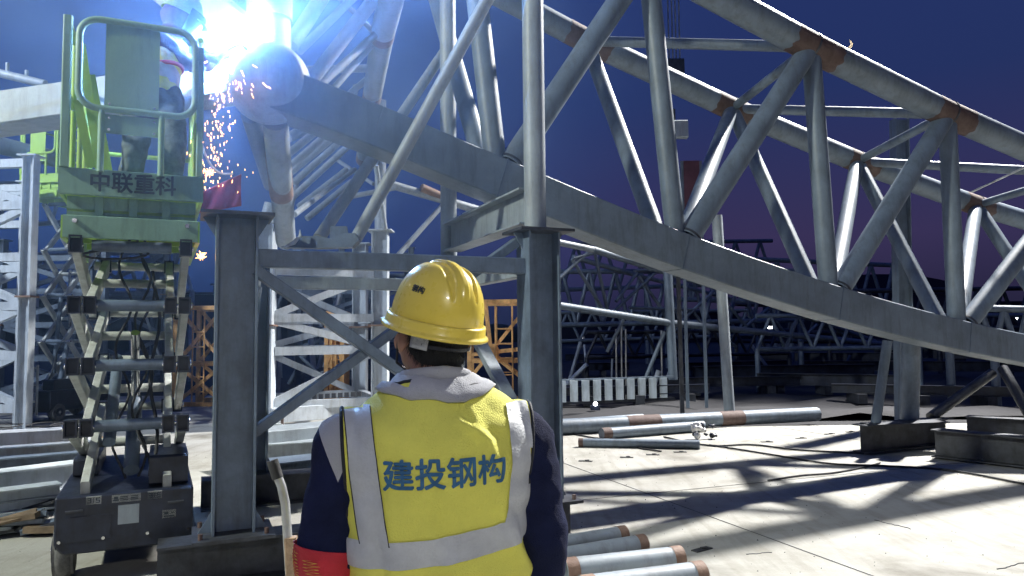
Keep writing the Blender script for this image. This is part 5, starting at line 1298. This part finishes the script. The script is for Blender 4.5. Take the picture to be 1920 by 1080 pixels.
# ------------------------------------------------------------------ arc, sparks, fume volume standing in for bloom
ar = thing('welding_arc', ARC, 'blinding blue white welding arc at the ball joint', 'arc')
MB().sphere(ARC, .022, nu=16, nv=10).build('arc_core', M['arc'], ar)
random.seed(9)
sp_ = MB()
for k in range(250):
    t_ = random.random(); u = random.random()
    if k < 190:
        px = 425-35*t_+random.gauss(0, 22)*(.3+t_); py = 130+t_*230; L = random.uniform(.006, .028); dd = V((random.uniform(-.2, .3), 0, -1))
    else:
        a = random.uniform(-.2, 2.6); r_ = random.uniform(30, 95); px = 436-math.cos(a)*r_; py = 95+math.sin(a)*r_; L = random.uniform(.015, .06); dd = V((-math.cos(a), 0, -math.sin(a)))
    p = P(px, py, 5.9+random.uniform(-.2, .15)); dd.normalize(); r0 = random.uniform(.0014, .0034)
    sp_.tube(p, p+dd*L, r0, r0*.5, n=5)
for (px, py) in ((392, 325), (348, 415), (345, 425), (378, 482)):
    for k in range(26):
        p = P(px, py, 5.4); d = V((random.uniform(-1, 1), random.uniform(-.5, .5), random.uniform(-.6, 1))).normalized(); sp_.tube(p, p+d*random.uniform(.01, .05), .0022, .001, n=5)
tag(sp_.build('sparks', M['spark']), 'orange sparks raining down from the arc', 'sparks', None, 'stuff')
def vol(name, dens, col, aniso=0.0):
    m = bpy.data.materials.new(name); m.use_nodes = True; t = m.node_tree; t.nodes.clear()
    o = t.nodes.new('ShaderNodeOutputMaterial'); v_ = t.nodes.new('ShaderNodeVolumePrincipled'); v_.inputs['Density'].default_value = dens; v_.inputs['Color'].default_value = (*col, 1); v_.inputs['Anisotropy'].default_value = aniso
    t.links.new(v_.outputs[0], o.inputs['Volume']); return m
fm = vol('fume', .5, (.36, .58, 1.0)); t = fm.node_tree; vn = [n for n in t.nodes if n.type == 'PRINCIPLED_VOLUME'][0]  # fume volume added to spread the arc's glare, in place of lens bloom
tcn = t.nodes.new('ShaderNodeTexCoord'); vl = t.nodes.new('ShaderNodeVectorMath'); vl.operation = 'LENGTH'; t.links.new(tcn.outputs['Object'], vl.inputs[0])
mrn = t.nodes.new('ShaderNodeMapRange'); mrn.inputs[1].default_value = 0; mrn.inputs[2].default_value = 4.4; mrn.inputs[3].default_value = 1; mrn.inputs[4].default_value = 0; t.links.new(vl.outputs['Value'], mrn.inputs[0])
pw = t.nodes.new('ShaderNodeMath'); pw.operation = 'POWER'; pw.inputs[1].default_value = 3.2; t.links.new(mrn.outputs[0], pw.inputs[0])
ml = t.nodes.new('ShaderNodeMath'); ml.operation = 'MULTIPLY'; ml.inputs[1].default_value = .34; t.links.new(pw.outputs[0], ml.inputs[0]); nz = t.nodes.new('ShaderNodeTexNoise'); nz.inputs['Scale'].default_value = 1.3; nz.inputs['Detail'].default_value = 3; t.links.new(tcn.outputs['Object'], nz.inputs['Vector'])
mz = t.nodes.new('ShaderNodeMapRange'); mz.inputs[1].default_value = .32; mz.inputs[2].default_value = .68; mz.inputs[3].default_value = .35; mz.inputs[4].default_value = 1.7; t.links.new(nz.outputs['Fac'], mz.inputs[0])
m3 = t.nodes.new('ShaderNodeMath'); m3.operation = 'MULTIPLY'; t.links.new(ml.outputs[0], m3.inputs[0]); t.links.new(mz.outputs[0], m3.inputs[1]); t.links.new(m3.outputs[0], vn.inputs['Density'])
fume = MB().sphere((0, 0, 0), 4.5, nu=32, nv=20).build('glare_fume', fm); fume.location = ARC; tag(fume, 'fume cloud added round the arc for its glare and blue veil', 'fume', None, 'stuff')

# ------------------------------------------------------------------ masts for the floodlights, and a stand for the added fill
for n, p, tg, en, c_, rad, sp in LAMPS:
    p = V(p); d = (V(tg)-p).normalized()
    t = thing('floodlight_mast', (p.x, p.y, 0), {'flood_right': 'tall floodlight mast far behind the right end of the truss', 'flood_left': 'floodlight mast standing left of the lift', 'back_fill': 'low stand with an added fill lamp behind the photographer', 'flood_far': 'floodlight mast far left beside the steel stack'}[n], 'floodlight')
    b_ = p-d*.34
    MB().tube((b_.x, b_.y, 0), (b_.x, b_.y, b_.z-.1), .07, n=12).build('pole', M['steel'], t)
    MB().prism(b_, p-d*.12, .5, .4).build('lamp_head', M['dark'], t)
    MB().prism(p-d*.118, p-d*.10, .44, .34).build('lens', M['lens'], t)
# air: thin even haze over the whole yard
hz = MB().box((20, 75, 12), 260, 250, 28).build('haze', vol('thin_haze', .0062, (.38, .58, 1.0))); tag(hz, None, None, None, 'stuff'); hz['label'] = 'thin night haze over the yard'
# no two-instance surprises: every part mesh is real geometry
